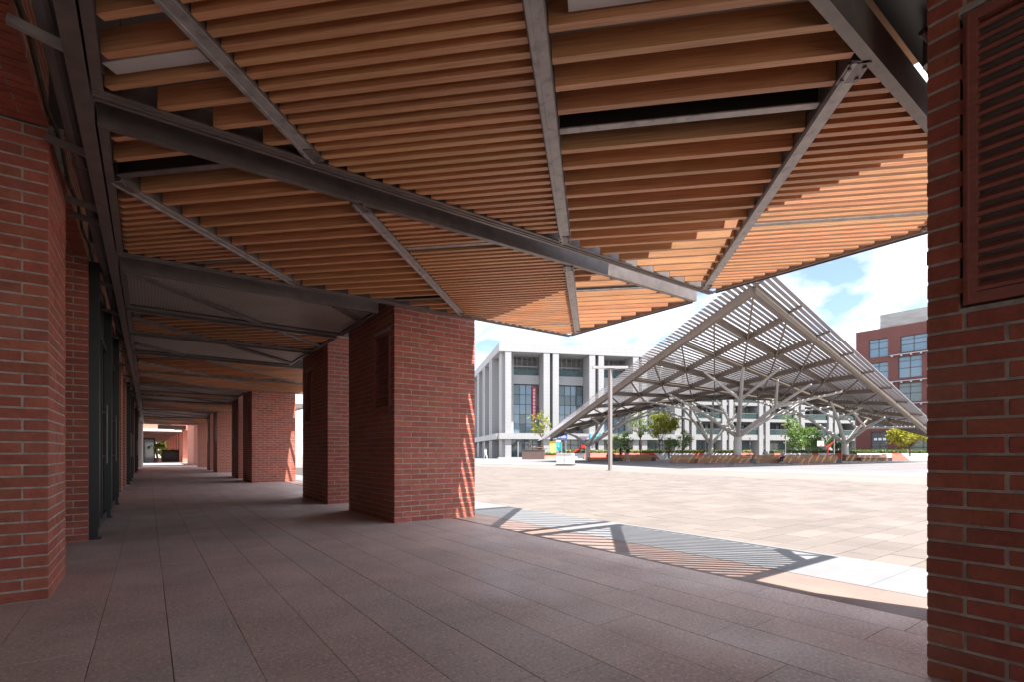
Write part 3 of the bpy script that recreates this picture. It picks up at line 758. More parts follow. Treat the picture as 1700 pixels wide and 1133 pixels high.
# ------------------------------------------------------------------ foliage
def leaves(mb, pts, size, flat=0.0):
    for p in pts:
        s = size * (0.6 + 0.8 * rnd())
        q = Quaternion((rnd() - .5, rnd() - .5, rnd() - .5, rnd() - .5)); q.normalize()
        a = q @ Vector((s, 0, 0)); b = q @ Vector((0, s * .55, 0)); c = q @ Vector((0, 0, s * .18)); p = Vector(p)
        mb.add([p - a, p + b + c, p + a, p - b + c], [(0, 1, 2, 3)])
def gauss3(c, r): return (random.gauss(c[0], r[0]), random.gauss(c[1], r[1]), random.gauss(c[2], r[2]))
def tree(name, label, base, th, cc, rad, nclump, nleaf, size, leafmat, group=None, lean=0.0, tr=0.09, clump=0.34):
    t = thing(name, label, 'tree', base, 0, group)
    b = MB(); bx, by, bz = base
    top = Vector((bx + lean, by, bz + th))
    b.tube((bx, by, bz - .1), top, tr, tr * .7, n=8)
    cen = Vector(cc); pts = []; ends = []
    for k in range(nclump):
        while True:
            v = Vector((rnd() * 2 - 1, rnd() * 2 - 1, rnd() * 2 - 1))
            if v.length < 1: break
        v = v.normalized() * (v.length ** 0.45) * (.65 + .55 * rnd())
        e = cen + Vector((v.x * rad[0], v.y * rad[1], v.z * rad[2])); ends.append(e)
        cr_ = clump * (rad[0] + rad[2]) / 2 * (.6 + .7 * rnd())
        for _ in range(int(nleaf / nclump)): pts.append(gauss3(e, (cr_ * .55, cr_ * .55, cr_ * .42)))
    for e in ends[::max(1, len(ends) // 12)]:
        m = top.lerp(e, .45) + Vector((0, 0, -.05)); b.tube(top - Vector((0, 0, th * .12)), m, tr * .5, tr * .3, n=6); b.tube(m, e, tr * .3, tr * .1, n=5)
    b.build('trunk', 'bark', t)
    f = MB(); leaves(f, pts, size); f.build('crown', leafmat, t)
    return t
def strip_hedge(label, p, q, z0, z1, wd, leafmat, n, size=.13, group='clipped hedges in the planters'):
    t = thing('hedge', label, 'hedge', ((p[0] + q[0]) / 2, (p[1] + q[1]) / 2, z0), 0, group)
    P_ = Vector((*p, 0)); Q_ = Vector((*q, 0)); d = (Q_ - P_); sd = Vector((-d.y, d.x, 0)).normalized()
    MB().bar(P_ + Vector((0, 0, (z0 + z1) / 2 - .05)), Q_ + Vector((0, 0, (z0 + z1) / 2 - .05)), wd * .8, (z1 - z0) * .75).build('stems', 'soil', t)
    pts = []
    for k in range(n):
        a = rnd(); w_ = (rnd() - .5) * wd; zz = z0 + (z1 - z0) * (rnd() ** .6) + .06 * math.sin(a * 60)
        pts.append(P_ + d * a + sd * w_ + Vector((0, 0, zz)))
    f = MB(); leaves(f, pts, size); f.build('foliage', leafmat, t)
    return t

# pot plant and hedge at the far end of the corridor
t = thing('potted_palm', 'palm in a pale pot near the far end of the arcade', 'plant', (.78, 62.5, 0))
MB().tube((.78, 62.5, 0), (.78, 62.5, .45), .17, .24, n=14).build('pot', 'pot', t)
b = MB(); b.tube((.78, 62.5, .4), (.55, 62.5, 1.5), .10, .07, n=8); b.build('trunk', 'bark', t)
f = MB()
for k in range(22):
    a = k * 2.4; r_ = .6 + .3 * rnd(); p0 = Vector((.55, 62.5, 1.5)); prev = p0
    for s in range(1, 7):
        u = s / 6; p = p0 + Vector((math.cos(a) * r_ * u, math.sin(a) * r_ * u, .55 * math.sin(u * 2.4) * (.5 + .5 * rnd()) - .35 * u * u))
        leaves(f, [p, prev.lerp(p, .5)], .16); prev = p
f.build('fronds', 'leaf_green', t)
strip_hedge('dark hedge in the black planter across the far corridor', (1.2, 65.9), (2.85, 65.9), 1.0, 1.28, .5, 'leaf_dark', 500, .08, group=None)
tree('far_tree', 'sunlit green tree seen through the far end of the corridor', (2.2, 126, 0), 2.0, (1.6, 126, 3.6), (3.2, 2, 3.2), 26, 2600, .28, 'leaf_lime')

# ------------------------------------------------------------------ big shade pavilion on branching columns
PN = Vector((30.21, 16.42, 11.25)); PL = Vector((38.92, 45.9, 3.05)); PR = Vector((70.8, 17.93, 3.04)); PK = Vector((79.5, 47.4, 13.2))
def hp(u, v, dz=0.0):    # u along near->low left corner, v along near->low right corner
    p = PN * (1 - u) * (1 - v) + PL * u * (1 - v) + PR * (1 - u) * v + PK * u * v
    return Vector((p.x, p.y, p.z + dz))
pv = thing('shade_pavilion', 'huge saddle-shaped slatted roof on branching steel columns in the plaza', 'pavilion', (54, 32, 0))
NG = 9
for i in range(NG + 1):
    edge = i in (0, NG)
    u = i / NG
    MB().bar(hp(u, -.0, -.18), hp(u, 1.0, -.18), .30 if edge else .20, .55 if edge else .36).build('roof_beam', 'pav_beam', pv)
    MB().bar(hp(0, u, -.19), hp(1.0, u, -.19), .30 if edge else .20, .55 if edge else .36).build('roof_beam', 'pav_beam', pv)
for i in range(NG):
    for j in range(NG):
        MB().bar(hp(i / NG, j / NG, -.40), hp((i + 1) / NG, (j + 1) / NG, -.40), .10, .12).build('bracing_rod', 'pav_beam', pv)
for j in range(NG + 1):      # stubs carrying the slats that overhang the near edge
    MB().bar(hp(-.040, j / NG, .02), hp(0.0, j / NG, .02), .10, .16).build('overhang_stub', 'pav_beam', pv)
NS = 94
for k in range(NS):
    u = -.038 + 1.09 * k / (NS - 1)
    p, q = hp(u, -.030, .16), hp(u, 1.012, .16)
    # slats follow the warped roof: split into five straight lengths with their own tilt
    MB().bar(p, q, .28, .05, up=(0.0, 0.0, 1)).build('roof_slat', 'pav_slat', pv)
cl_ = MB()
for k in range(NS):
    u = -.038 + 1.09 * k / (NS - 1)
    for j in range(NG + 1):
        p = hp(u, j / NG, .07); cl_.box(p.x - .06, p.x + .06, p.y - .06, p.y + .06, p.z - .08, p.z + .07)
tag(cl_.build('slat_clips', 'pav_slat', pv), kind='stuff')
def column_tree(base, zf, r, u0, v0, limbs):
    c = MB().tube((base[0], base[1], -.1), (base[0], base[1], zf), r, r * .92, n=14).build('column', 'pav_column', pv, smooth=False)
    fk = Vector((base[0], base[1], zf - .25))
    MB().sphere((base[0], base[1], zf - .02), r * .97, 12, 8).build('fork', 'pav_column', c)
    for (du, dv, forks) in limbs:
        tip = hp(min(max(u0 + du, .02), .98), min(max(v0 + dv, .02), .98), -.45)
        kn = fk.lerp(tip, .55); kn.z += .25
        b = MB().tube(fk, kn, r * .62, r * .45, n=10); b.sphere(kn, r * .46, 10, 6)
        b.tube(kn, tip, r * .40, r * .28, n=8)
        for (eu, ev) in forks:
            t2 = hp(min(max(u0 + du + eu, .02), .98), min(max(v0 + dv + ev, .02), .98), -.45)
            b.tube(kn, t2, r * .36, r * .25, n=8)
        b.build('branch', 'pav_column', c, smooth=False)
F2 = ((.09, -.06), (-.07, .07))
F1 = ((.08, -.05),)
column_tree((50.31, 29.04), 2.93, .40, .41, .41, ((-.27, .02, ((-.05, .09), (.06, -.08))), (-.10, .24, F2), (.10, -.22, F1), (-.20, -.20, F2), (.20, .10, F1)))
column_tree((69.55, 26.24), 2.4, .40, .29, .91, ((-.20, -.10, F2), (-.06, .07, F1), (-.10, -.28, F2), (.14, -.24, F1)))
column_tree((44.59, 45.51), 2.1, .34, .96, .15, ((-.28, -.06, F1), (-.22, .16, F2), (-.02, -.12, ()), (.0, .22, F1)))
column_tree((67.92, 43.46), 2.4, .38, .86, .74, ((-.22, -.22, F1), (-.08, -.28, F1), (.08, -.10, ()), (-.15, .12, F1)))

# ------------------------------------------------------------------ lamp post, box, benches
lp = thing('lamp_post', 'tall square brown lamp post with a flat T-shaped head in the sunny plaza', 'lamp post', (21.27, 19.92, -.03))
MB().box(21.27 - .085, 21.27 + .085, 19.92 - .085, 19.92 + .085, -.03, 5.75).build('pole', 'lamp_metal', lp)
MB().box(21.11, 21.43, 19.76, 20.08, -.03, .0).build('base_plate', 'lamp_metal', lp)
hd = Vector((22.07 - 20.44, 19.34 - 20.52, 0)).normalized(); c0 = Vector((21.27, 19.92, 5.84))
MB().bar(c0 - hd * 1.02, c0 + hd * 1.0, .26, .12).build('lamp_head', 'pole_grey', lp)
MB().bar(c0 - hd * .98 + Vector((0, 0, -.066)), c0 - hd * .25 + Vector((0, 0, -.066)), .2, .012).bar(c0 + hd * .25 + Vector((0, 0, -.066)), c0 + hd * .96 + Vector((0, 0, -.066)), .2, .012).build('diffuser', 'sign_white', lp)
RZ = -YAW
def lbox(mb, x0, x1, y0, y1, z0, z1): return mb.box(x0, x1, y0, y1, z0, z1)
ub = thing('utility_box', 'white box-shaped cabinet standing alone on the pale plaza', 'cabinet', (26.9, 29.95, -.03), RZ - .32)
MB().box(-.62, .62, -.55, .55, .12, .92).build('body', 'box_white', ub, local=True); MB().box(-.66, .66, -.59, .59, 0, .118).build('base', 'dark_metal', ub, local=True)
MB().box(-.64, .64, -.57, .57, .92, .96).build('lid', 'box_white', ub, local=True); MB().box(-.015, .015, -.556, -.551, .16, .88).box(.06, .085, -.575, -.551, .45, .6).build('door_seam', 'pole_grey', ub, local=True)
def bench(label, p, q, dark_end=True, tiers=2, rotz=None):
    P_ = Vector((*p, 0)); Q_ = Vector((*q, 0)); L = (Q_ - P_).length; a = math.atan2(Q_.y - P_.y, Q_.x - P_.x)
    c = (P_ + Q_) / 2
    t = thing('bench', label, 'bench', (c.x, c.y, -.03), a, 'stepped timber benches under the pavilion')
    def planks(x0, x1, y0, y1, z0, z1, n):
        for k in range(n):
            za = z0 + (z1 - z0) * k / n; zb = z0 + (z1 - z0) * (k + 1) / n - .012
            o = MB().box(x0, x1, y0, y1, za, zb).build('plank', 'bench_wood', t, local=True)
    hl = L / 2
    planks(-hl + (L * .28 if tiers == 2 else 0), hl * .86, -.55, .15, .03, .46, 3)
    if tiers == 2: planks(-hl, hl, .17, .85, .03, .80, 5)
    MB().box(-hl + .03, hl - .03, -.5, .8, 0, .03).build('plinth', 'dark_metal', t, local=True)
    if dark_end: MB().box(hl * .86 + .01, hl * .86 + .55, -.5, .10, .0, .44).build('end_block', 'dark_metal', t, local=True)
    MB().tube((hl + .1, .3, 0), (hl + .1, .3, .82), .03, n=8).tube((hl + .1, .3, .82), (hl - .5, .3, .82), .03, n=8).build('handrail', 'dark_metal', t, local=True)
    return t
bench('stepped timber bench in front of the central pavilion column', (40.58, 29.9), (46.73, 25.46))
bench('stepped timber bench with a person sitting on its end', (47.45, 25.6), (53.9, 20.9))
bench('orange timber bench in front of the right pavilion column', (68.6, 25.7), (72.6, 22.8))
bench('timber bench at the right, by the brick pier\'s edge', (81.8, 24.8), (85.6, 22.1))
bench('brown timber bench beside the two walking people', (45.8, 43.4), (50.4, 40.05))
bench('low brown bench at the foot of the left pavilion column', (43.6, 44.6), (46.2, 42.6), tiers=1)

# ------------------------------------------------------------------ people
def figure(name, label, loc, rotz, pose, cols, h=1.66, cat='person', statue=None, scale=1.0):
    """one continuous skinned body; colours by body region"""
    J = pose
    names = list(J.keys())
    me = bpy.data.meshes.new('body')
    edges = [('pelvis', 'chest'), ('chest', 'neck'), ('neck', 'head'), ('head', 'crown'),
             ('chest', 'shl'), ('shl', 'ell'), ('ell', 'hal'), ('chest', 'shr'), ('shr', 'elr'), ('elr', 'har'),
             ('pelvis', 'hil'), ('hil', 'knl'), ('knl', 'anl'), ('anl', 'tol'), ('pelvis', 'hir'), ('hir', 'knr'), ('knr', 'anr'), ('anr', 'tor')]
    rad = dict(pelvis=.15, chest=.155, neck=.06, head=.095, crown=.07, shl=.07, shr=.07, ell=.045, elr=.045, hal=.035, har=.035, hil=.10, hir=.10, knl=.06, knr=.06, anl=.045, anr=.045, tol=.035, tor=.035)
    idx = {n: i for i, n in enumerate(names)}
    me.from_pydata([tuple(c * h / 1.66 for c in J[n]) for n in names], [(idx[a], idx[b]) for a, b in edges], [])
    o = bpy.data.objects.new('tmp_body', me); C.objects.link(o)
    sk = o.modifiers.new('s', 'SKIN'); ss = o.modifiers.new('d', 'SUBSURF'); ss.levels = 1; ss.render_levels = 1
    if not me.skin_vertices: me.skin_vertices.new()
    for i, n in enumerate(names):
        me.skin_vertices[0].data[i].radius = (rad[n], rad[n] * (.75 if n in ('pelvis', 'chest') else 1)); me.skin_vertices[0].data[i].use_root = (n == 'pelvis')
    dg = bpy.context.evaluated_depsgraph_get(); dg.update()
    m2 = bpy.data.meshes.new_from_object(o.evaluated_get(dg))
    bpy.data.objects.remove(o)
    m2.materials.clear()
    for c in cols: m2.materials.append(M[c])        # 0 skin 1 top 2 trousers 3 hair 4 shoes
    part = {}
    for a, b in edges:
        if 'head' in (a, b): part[(a, b)] = 0
        elif a[:2] in ('hi', 'kn', 'pe') and b[:2] in ('hi', 'kn', 'an'): part[(a, b)] = 2
        elif b[:2] == 'to': part[(a, b)] = 4
        elif a[:2] == 'el': part[(a, b)] = 0
        else: part[(a, b)] = 1
    S = h / 1.66
    head = Vector(J['head']) * S
    for p in m2.polygons:
        c = p.center; best = 9; bi = 0
        for (a, b), m_ in part.items():
            A = Vector(J[a]) * S; B = Vector(J[b]) * S; d = B - A; tt = max(0, min(1, (c - A).dot(d) / max(d.length_squared, 1e-9)))
            ds = (A + d * tt - c).length
            if ds < best: best = ds; bi = m_
        if bi == 0 and (c - head).length < .30 and (c.z > head.z + .03 or (c.y > head.y + .02 and c.z > head.z - .09)): bi = 3
        p.material_index = bi; p.use_smooth = True
    ob = bpy.data.objects.new(name, m2); C.objects.link(ob); ob.location = loc; ob.rotation_euler = (0, 0, rotz); ob.scale = (scale,) * 3
    if statue: return ob
    return tag(ob, label, cat, 'people in the plaza')
# poses face -Y locally
STAND = dict(pelvis=(0, 0, .92), chest=(0, .01, 1.28), neck=(0, .01, 1.43), head=(0, -.01, 1.53), crown=(0, 0, 1.62), shl=(.19, .01, 1.36), shr=(-.19, .01, 1.36), ell=(.24, .03, 1.08), elr=(-.24, .03, 1.08), hal=(.24, -.06, .84), har=(-.24, -.06, .84),
             hil=(.09, 0, .86), hir=(-.09, 0, .86), knl=(.10, -.02, .48), knr=(-.10, .0, .48), anl=(.10, .02, .09), anr=(-.10, .03, .09), tol=(.11, -.13, .04), tor=(-.11, -.12, .04))
WALK = dict(STAND, knl=(.09, -.16, .50), anl=(.09, -.22, .10), tol=(.10, -.37, .05), knr=(-.09, .08, .48), anr=(-.09, .30, .16), tor=(-.10, .22, .04), ell=(.24, .12, 1.10), hal=(.22, .16, .86), elr=(-.24, -.10, 1.10), har=(-.22, -.26, .95))
SIT = dict(pelvis=(0, .05, .56), chest=(0, -.02, .92), neck=(0, -.06, 1.07), head=(0, -.11, 1.16), crown=(0, -.11, 1.25), shl=(.19, -.02, 1.0), shr=(-.19, -.02, 1.0), ell=(.22, -.12, .76), elr=(-.22, -.12, .76), hal=(.08, -.34, .80), har=(-.06, -.34, .80),
           hil=(.09, .0, .54), hir=(-.09, .0, .54), knl=(.11, -.42, .52), knr=(-.10, -.42, .52), anl=(.10, -.46, .10), anr=(-.10, -.40, .10), tol=(.11, -.60, .05), tor=(-.11, -.54, .05))
figure('person', 'person in dark clothes standing with back turned behind the lamp post', (48.8, 43.9, -.03), RZ + PI, STAND, ['skin', 'cloth_navy', 'cloth_black', 'hair', 'cloth_black'], 1.68)
figure('person', 'person in a dark dress striding to the picture\'s left beside the standing one', (44.1, 38.6, -.03), RZ - 1.2, WALK, ['skin', 'cloth_navy', 'skin', 'hair', 'cloth_white'], 1.64)
figure('person', 'person in light clothes walking right behind the striding one', (44.9, 39.6, -.03), RZ + 1.3, WALK, ['skin', 'cloth_lilac', 'cloth_grey', 'hair', 'cloth_white'], 1.60)
figure('person', 'person in white walking before the white building at the far left of the plaza', (36.4, 56.4, -.03), RZ + .9, WALK, ['skin', 'cloth_white', 'cloth_white', 'hair', 'cloth_grey'], 1.62)
figure('person', 'person in a pale top and dark trousers sitting on the timber bench', (49.05, 23.75, -.0), RZ - .9, SIT, ['skin', 'cloth_lilac', 'cloth_black', 'hair', 'cloth_white'], 1.66)
figure('person', 'person in grey sitting with back turned behind the long timber bench', (49.9, 25.9, .06), RZ + PI, SIT, ['skin', 'cloth_grey', 'cloth_black', 'hair', 'cloth_black'], 1.64)
figure('person', 'person with dark hair sitting behind the bench at the central column', (46.9, 30.6, -.03), RZ + 2.6, SIT, ['skin', 'cloth_lilac', 'cloth_black', 'hair', 'cloth_black'], 1.6)
figure('person', 'person in black crouched on the low bench at the left column', (46.0, 43.4, -.03), RZ + .8, SIT, ['skin', 'cloth_black', 'cloth_black', 'hair', 'cloth_black'], 1.64)

# reclining statue on a stone plinth
st = thing('statue', 'reclining bronze figure on a dark stone plinth before the white building', 'statue', (47.9, 60.4, 0), RZ)
MB().box(-1.9, 1.5, -.75, .75, -.03, 1.35).box(-1.98, 1.58, -.8, .8, 1.35, 1.42).build('plinth', 'plinth', st, local=True)
REC = dict(pelvis=(.55, 0, .28), chest=(-.10, 0, .46), neck=(-.42, 0, .66), head=(-.58, -.02, .82), crown=(-.68, -.02, 1.0), shl=(-.22, .28, .60), shr=(-.22, -.28, .60), ell=(-.60, .34, .34), elr=(-.05, -.50, .35), hal=(-.75, .1, .2), har=(.35, -.45, .30),
           hil=(.62, .15, .26), hir=(.62, -.15, .26), knl=(1.20, .18, .62), knr=(1.25, -.16, .26), anl=(1.55, .18, .14), anr=(1.85, -.18, .14), tol=(1.78, .2, .10), tor=(2.02, -.18, .2))
ob = figure('bronze_figure', None, (-.35, 0, 1.40), 0, REC, ['bronze'] * 5, 1.66, statue=True, scale=1.15); ob.parent = st

# ------------------------------------------------------------------ planters with folded red and pale walls, hedges
def planter(label, p, q, h, seq, hedge, hl, dz=0.0, wd=2.6):
    P_ = Vector((*p, 0)); Q_ = Vector((*q, 0)); L = (Q_ - P_).length; a = math.atan2(Q_.y - P_.y, Q_.x - P_.x); c = (P_ + Q_) / 2
    t = thing('planter', label, 'planter', (c.x, c.y, -.03), a, 'folded red and white planters')
    MB().box(-L / 2 + .05, L / 2 - .05, .12, wd, 0, h - .06).build('core', 'concrete', t, local=True)
    # front wall of slanted panels
    n = len(seq); x = -L / 2
    for k, (m_, w0, sl_) in enumerate(seq):
        w_ = w0 * L; b = MB(); s0, s1 = sl_
        lean = .35
        vs = [(x + s0, -.35, 0), (x + w_ + s1, -.35, 0), (x + w_ - s1 * .6, .10, h), (x - s0 * .6, .10, h),
              (x + s0, .10, 0), (x + w_ + s1, .10, 0), (x + w_ - s1 * .6, .115, h), (x - s0 * .6, .115, h)]
        b.add(vs, [(0, 1, 2, 3), (5, 4, 7, 6), (0, 3, 7, 4), (1, 5, 6, 2), (3, 2, 6, 7), (0, 4, 5, 1)])
        b.build('wall_panel', m_, t, local=True); x += w_
    d = (Q_ - P_).normalized(); sd = Vector((-d.y, d.x, 0))
    a0 = P_ + sd * .9; a1 = Q_ + sd * .9
    strip_hedge(hl, (a0.x, a0.y), (a1.x, a1.y), h - .1, h + .42, 1.5, hedge, int(150 * L))
    return t
Rr, Ww = 'red_wall', 'pale_wall'
planter('low planter with a red sloping wall beside the statue', (49.0, 60.4), (52.9, 57.6), .55, ((Rr, .75, (0, .25)), (Ww, .25, (.25, 0))), 'leaf_green', 'green hedge behind the low red planter wall near the statue')
planter('planter with pale and red wall panels behind the left column', (53.3, 58.6), (59.3, 55.2), .95, ((Ww, .35, (0, -.3)), (Rr, .65, (-.3, .2))), 'leaf_lime', 'lime hedge behind the left pavilion column')
planter('planter with a broad red sloping wall behind the walking people', (59.6, 55.0), (67.0, 50.4), .95, ((Rr, .78, (0, .5)), (Ww, .22, (.5, 0))), 'leaf_yellow', 'yellow-green hedge behind the walking people')
planter('planter with a pale wall and red ends between the two small trees', (67.2, 50.2), (79.0, 43.0), .95, ((Ww, .28, (0, -.4)), (Rr, .26, (-.4, .4)), (Ww, .20, (.4, -.3)), (Rr, .26, (-.3, 0))), 'leaf_yellow', 'long yellow-green hedge behind the central column')
planter('planter with red and grey folded walls at the basketball hoop', (80.2, 40.2), (90.4, 33.6), .95, ((Rr, .16, (0, .5)), (Ww, .34, (.5, -.3)), (Rr, .10, (-.3, .2)), (Ww, .18, (.2, -.4)), (Rr, .22, (-.4, 0))), 'leaf_green', 'green hedge below the round tree by the basketball hoop')
planter('planter with a pale sloping wall in front of the red building', (75.2, 26.9), (82.9, 21.3), .9, ((Ww, .46, (0, -.3)), (Rr, .18, (-.3, .5)), (Ww, .36, (.5, 0))), 'leaf_green', 'green hedge in front of the dark red building')

# ------------------------------------------------------------------ trees
G_ = 'young trees around the plaza'
tree('slender_tree', 'thin pale-leaved tree in front of the white building\'s red banner', (47.2, 57.6, 0), 3.4, (46.2, 56.8, 5.2), (1.5, 1.3, 1.6), 16, 420, .15, 'leaf_lime', G_, tr=.07)
tree('slender_tree', 'tall sparse tree left of the dense green one', (61.0, 50.9, .8), 2.6, (60.2, 50.3, 5.2), (1.5, 1.4, 2.0), 20, 700, .14, 'leaf_pale', G_, tr=.10)
tree('round_tree', 'dense bright green tree in front of the white building', (64.3, 49.9, .8), 2.0, (64.6, 49.6, 5.4), (2.0, 1.9, 1.75), 26, 2400, .17, 'leaf_lime', G_, tr=.08)
tree('small_tree', 'small pale bushy tree just behind the lamp post', (54.2, 49.8, .4), 1.0, (54.2, 49.7, 2.5), (1.1, 1.0, 1.1), 16, 700, .12, 'leaf_pale', G_, tr=.05)
tree('small_tree', 'small bushy tree right above the walking people', (56.5, 49.6, .4), 1.0, (56.4, 49.4, 2.7), (1.1, 1.0, 1.2), 16, 750, .12, 'leaf_green', G_, tr=.05)
tree('small_tree', 'small leafy tree under the dense green tree', (62.3, 46.6, .4), .9, (62.1, 46.4, 2.4), (1.2, 1.1, 1.0), 16, 800, .12, 'leaf_green', G_, tr=.05)
tree('small_tree', 'small pale tree halfway between the dense tree and the central column', (64.6, 45.9, .4), 1.0, (64.7, 45.8, 2.8), (1.2, 1.1, 1.3), 16, 800, .12, 'leaf_pale', G_, tr=.05)
tree('round_tree', 'round green shade tree by the basketball hoop', (84.2, 37.9, .8), 1.2, (84.1, 37.8, 3.3), (2.6, 2.4, 1.6), 34, 2600, .18, 'leaf_green', G_, tr=.10)
tree('slender_tree', 'loose tree rising behind the round shade tree', (85.2, 39.8, .6), 3.2, (85.1, 39.6, 5.7), (1.7, 1.6, 1.5), 18, 700, .17, 'leaf_pale', G_, tr=.08)
tree('small_tree', 'small dark tree behind the right pavilion column', (91.0, 35.4, .6), 1.2, (91.2, 35.2, 2.9), (1.7, 1.6, 1.4), 18, 900, .17, 'leaf_green', G_, tr=.07)
tree('spreading_tree', 'wide lime-yellow tree in front of the dark red building', (77.2, 21.9, .6), 1.2, (77.0, 21.6, 3.15), (2.3, 2.2, 1.05), 34, 2600, .16, 'leaf_yellow', G_, tr=.10)

# ------------------------------------------------------------------ slim poles, signs, hoop, play frame
for (x, y, h, lb) in ((61.56, 46.82, 3.0, 'slim grey pole left of the small pale tree'), (62.9, 46.1, 2.9, 'slim grey pole beside the dense green tree\'s trunk'), (66.37, 43.34, 3.05, 'slim grey pole left of the back pavilion column'), (71.68, 39.51, 3.05, 'slim dark pole right of the central column'),
                      (73.33, 38.31, 2.9, 'slim pole by the seated person in grey'), (75.91, 36.45, 3.05, 'slim pole above the seated person in a pale top'), (81.72, 32.25, 3.05, 'slim dark pole by the basketball hoop'), (44.05, 59.46, 2.6, 'slim pole in front of the white building\'s left door'), (50.4, 57.0, 2.6, 'slim pole left of the teal banner')):
    t = thing('slim_pole', lb, 'pole', (x, y, -.03), 0, 'slim lighting poles')
    MB().tube((x, y, -.03), (x, y, h), .06, n=8).build('pole', 'pole_grey', t); MB().tube((x, y, h), (x, y, h + .12), .075, n=8).build('cap', 'dark_metal', t)
def strokes(mb, rows, y, s=1.0):
    """groups of short white bars: sign characters too small to read in the picture"""
    for (x0, z0, w_, h_, n) in rows:
        cw = w_ / n
        for k in range(n):
            x = x0 + k * cw; g = cw * .84
            mb.box(x, x + g, y - .004, y, z0 + h_ * .86, z0 + h_); mb.box(x, x + g * .22, y - .004, y, z0, z0 + h_ * .82)
            mb.box(x + g * .74, x + g * .96, y - .004, y, z0, z0 + h_ * .82); mb.box(x + g * .28, x + g * .7, y - .004, y, z0 + h_ * .38, z0 + h_ * .54)
            mb.box(x + g * .28, x + g * .7, y - .004, y, z0, z0 + h_ * .14)
bs = thing('blue_sign', 'blue rectangular sign with white lettering under the pavilion\'s left corner', 'sign', (50.62, 57.18, 0), RZ)
MB().box(-.80, .80, 0, .08, 3.05, 3.92).build('panel', 'blue_sign', bs, local=True)
b = MB(); strokes(b, ((-.12, 3.50, .62, .24, 4), (-.12, 3.22, .78, .22, 4)), -.001)
b.bar((-.62, -.003, 3.30), (-.42, -.003, 3.68), .006, .05, up=(1, 0, 0)).bar((-.42, -.003, 3.68), (-.22, -.003, 3.30), .006, .05, up=(1, 0, 0)).bar((-.60, -.003, 3.29), (-.28, -.003, 3.29), .006, .05, up=(0, 0, 1)); b.build('lettering', 'sign_white', bs, local=True)
for x_ in (-.6, .6): MB().tube((x_, .1, 0), (x_, .1, 3.9), .04, n=8).build('post', 'pole_grey', bs, local=True)
tb = thing('teal_banner', 'teal upright banner with a white ring emblem below the blue sign', 'banner', (50.2, 57.5, 0), RZ)
MB().box(-.33, .33, 0, .03, 1.28, 2.62).build('cloth', 'teal_sign', tb, local=True); MB().box(-.33, .33, -.001, .03, 2.63, 2.86).build('header', 'sign_white', tb, local=True)
b = MB()
for k in range(16):
    a0, a1 = 2 * PI * k / 16, 2 * PI * (k + 1) / 16; b.bar((.02 + .2 * math.cos(a0), -.006, 2.0 + .25 * math.sin(a0)), (.02 + .2 * math.cos(a1), -.006, 2.0 + .25 * math.sin(a1)), .006, .08, up=(0, 1, 0))
b.box(-.02, .08, -.008, -.002, 1.92, 2.1); b.build('emblem', 'sign_white', tb, local=True)
MB().tube((-.38, .02, 0), (-.38, .02, 2.9), .025, n=8).build('pole', 'pole_grey', tb, local=True)
ho = thing('basketball_hoop', 'red basketball stand with a white backboard in front of the apartments', 'basketball hoop', (82.9, 33.6, 0), RZ)
MB().tube((0, 0, 0), (0, 0, 1.9), .10, n=8).bar((0, 0, 1.75), (-.9, -.0, 2.35), .14, .16, up=(0, 1, 0)).bar((0, 0, 1.85), (1.15, .0, 2.85), .14, .16, up=(0, 1, 0)).build('stand', 'play_red', ho, local=True)
bb = MB().box(-1.75, -.75, -.3, -.25, 1.95, 2.75).build('backboard', 'sign_white', ho, local=True)
b = MB()
for x0, x1, z0, z1 in ((-1.45, -1.05, 2.08, 2.12), (-1.45, -1.05, 2.36, 2.40), (-1.45, -1.41, 2.12, 2.36), (-1.09, -1.05, 2.12, 2.36)): b.box(x0, x1, -.306, -.301, z0, z1)
b.build('target_square', 'play_red', bb, local=True)
b = MB()
for k in range(12):
    a0, a1 = 2 * PI * k / 12, 2 * PI * (k + 1) / 12; b.tube((-1.25 + .23 * math.cos(a0), -.56 + .23 * math.sin(a0), 2.02), (-1.25 + .23 * math.cos(a1), -.56 + .23 * math.sin(a1), 2.02), .02, n=6)
b.build('rim', 'play_red', ho, local=True)
pf_ = thing('play_frame', 'small red and grey playground frame with a peaked roof and slide behind the left column', 'playground', (55.2, 57.3, .6), RZ)
MB().box(-.5, .5, -.5, .5, 1.0, 1.1).box(-.5, -.4, -.5, -.4, 0, 2.1).box(.4, .5, -.5, -.4, 0, 2.1).box(-.5, -.4, .4, .5, 0, 2.1).box(.4, .5, .4, .5, 0, 2.1).build('tower', 'plinth', pf_, local=True)
MB().add([(-.75, -.75, 2.9), (.75, -.75, 2.9), (.75, .75, 2.9), (-.75, .75, 2.9), (0, 0, 2.1)], [(0, 1, 2, 3), (1, 0, 4), (2, 1, 4), (3, 2, 4), (0, 3, 4)]).build('inverted_roof', 'cloth_lilac', pf_, local=True)
MB().bar((-.5, 0, 1.1), (-1.9, -.2, .15), .5, .08).bar((-.5, -.26, 1.2), (-1.9, -.46, .25), .05, .2).build('slide', 'play_red', pf_, local=True)
MB().box(-.42, .42, -.54, -.5, 1.1, 1.6).build('guard_panel', 'play_red', pf_, local=True)

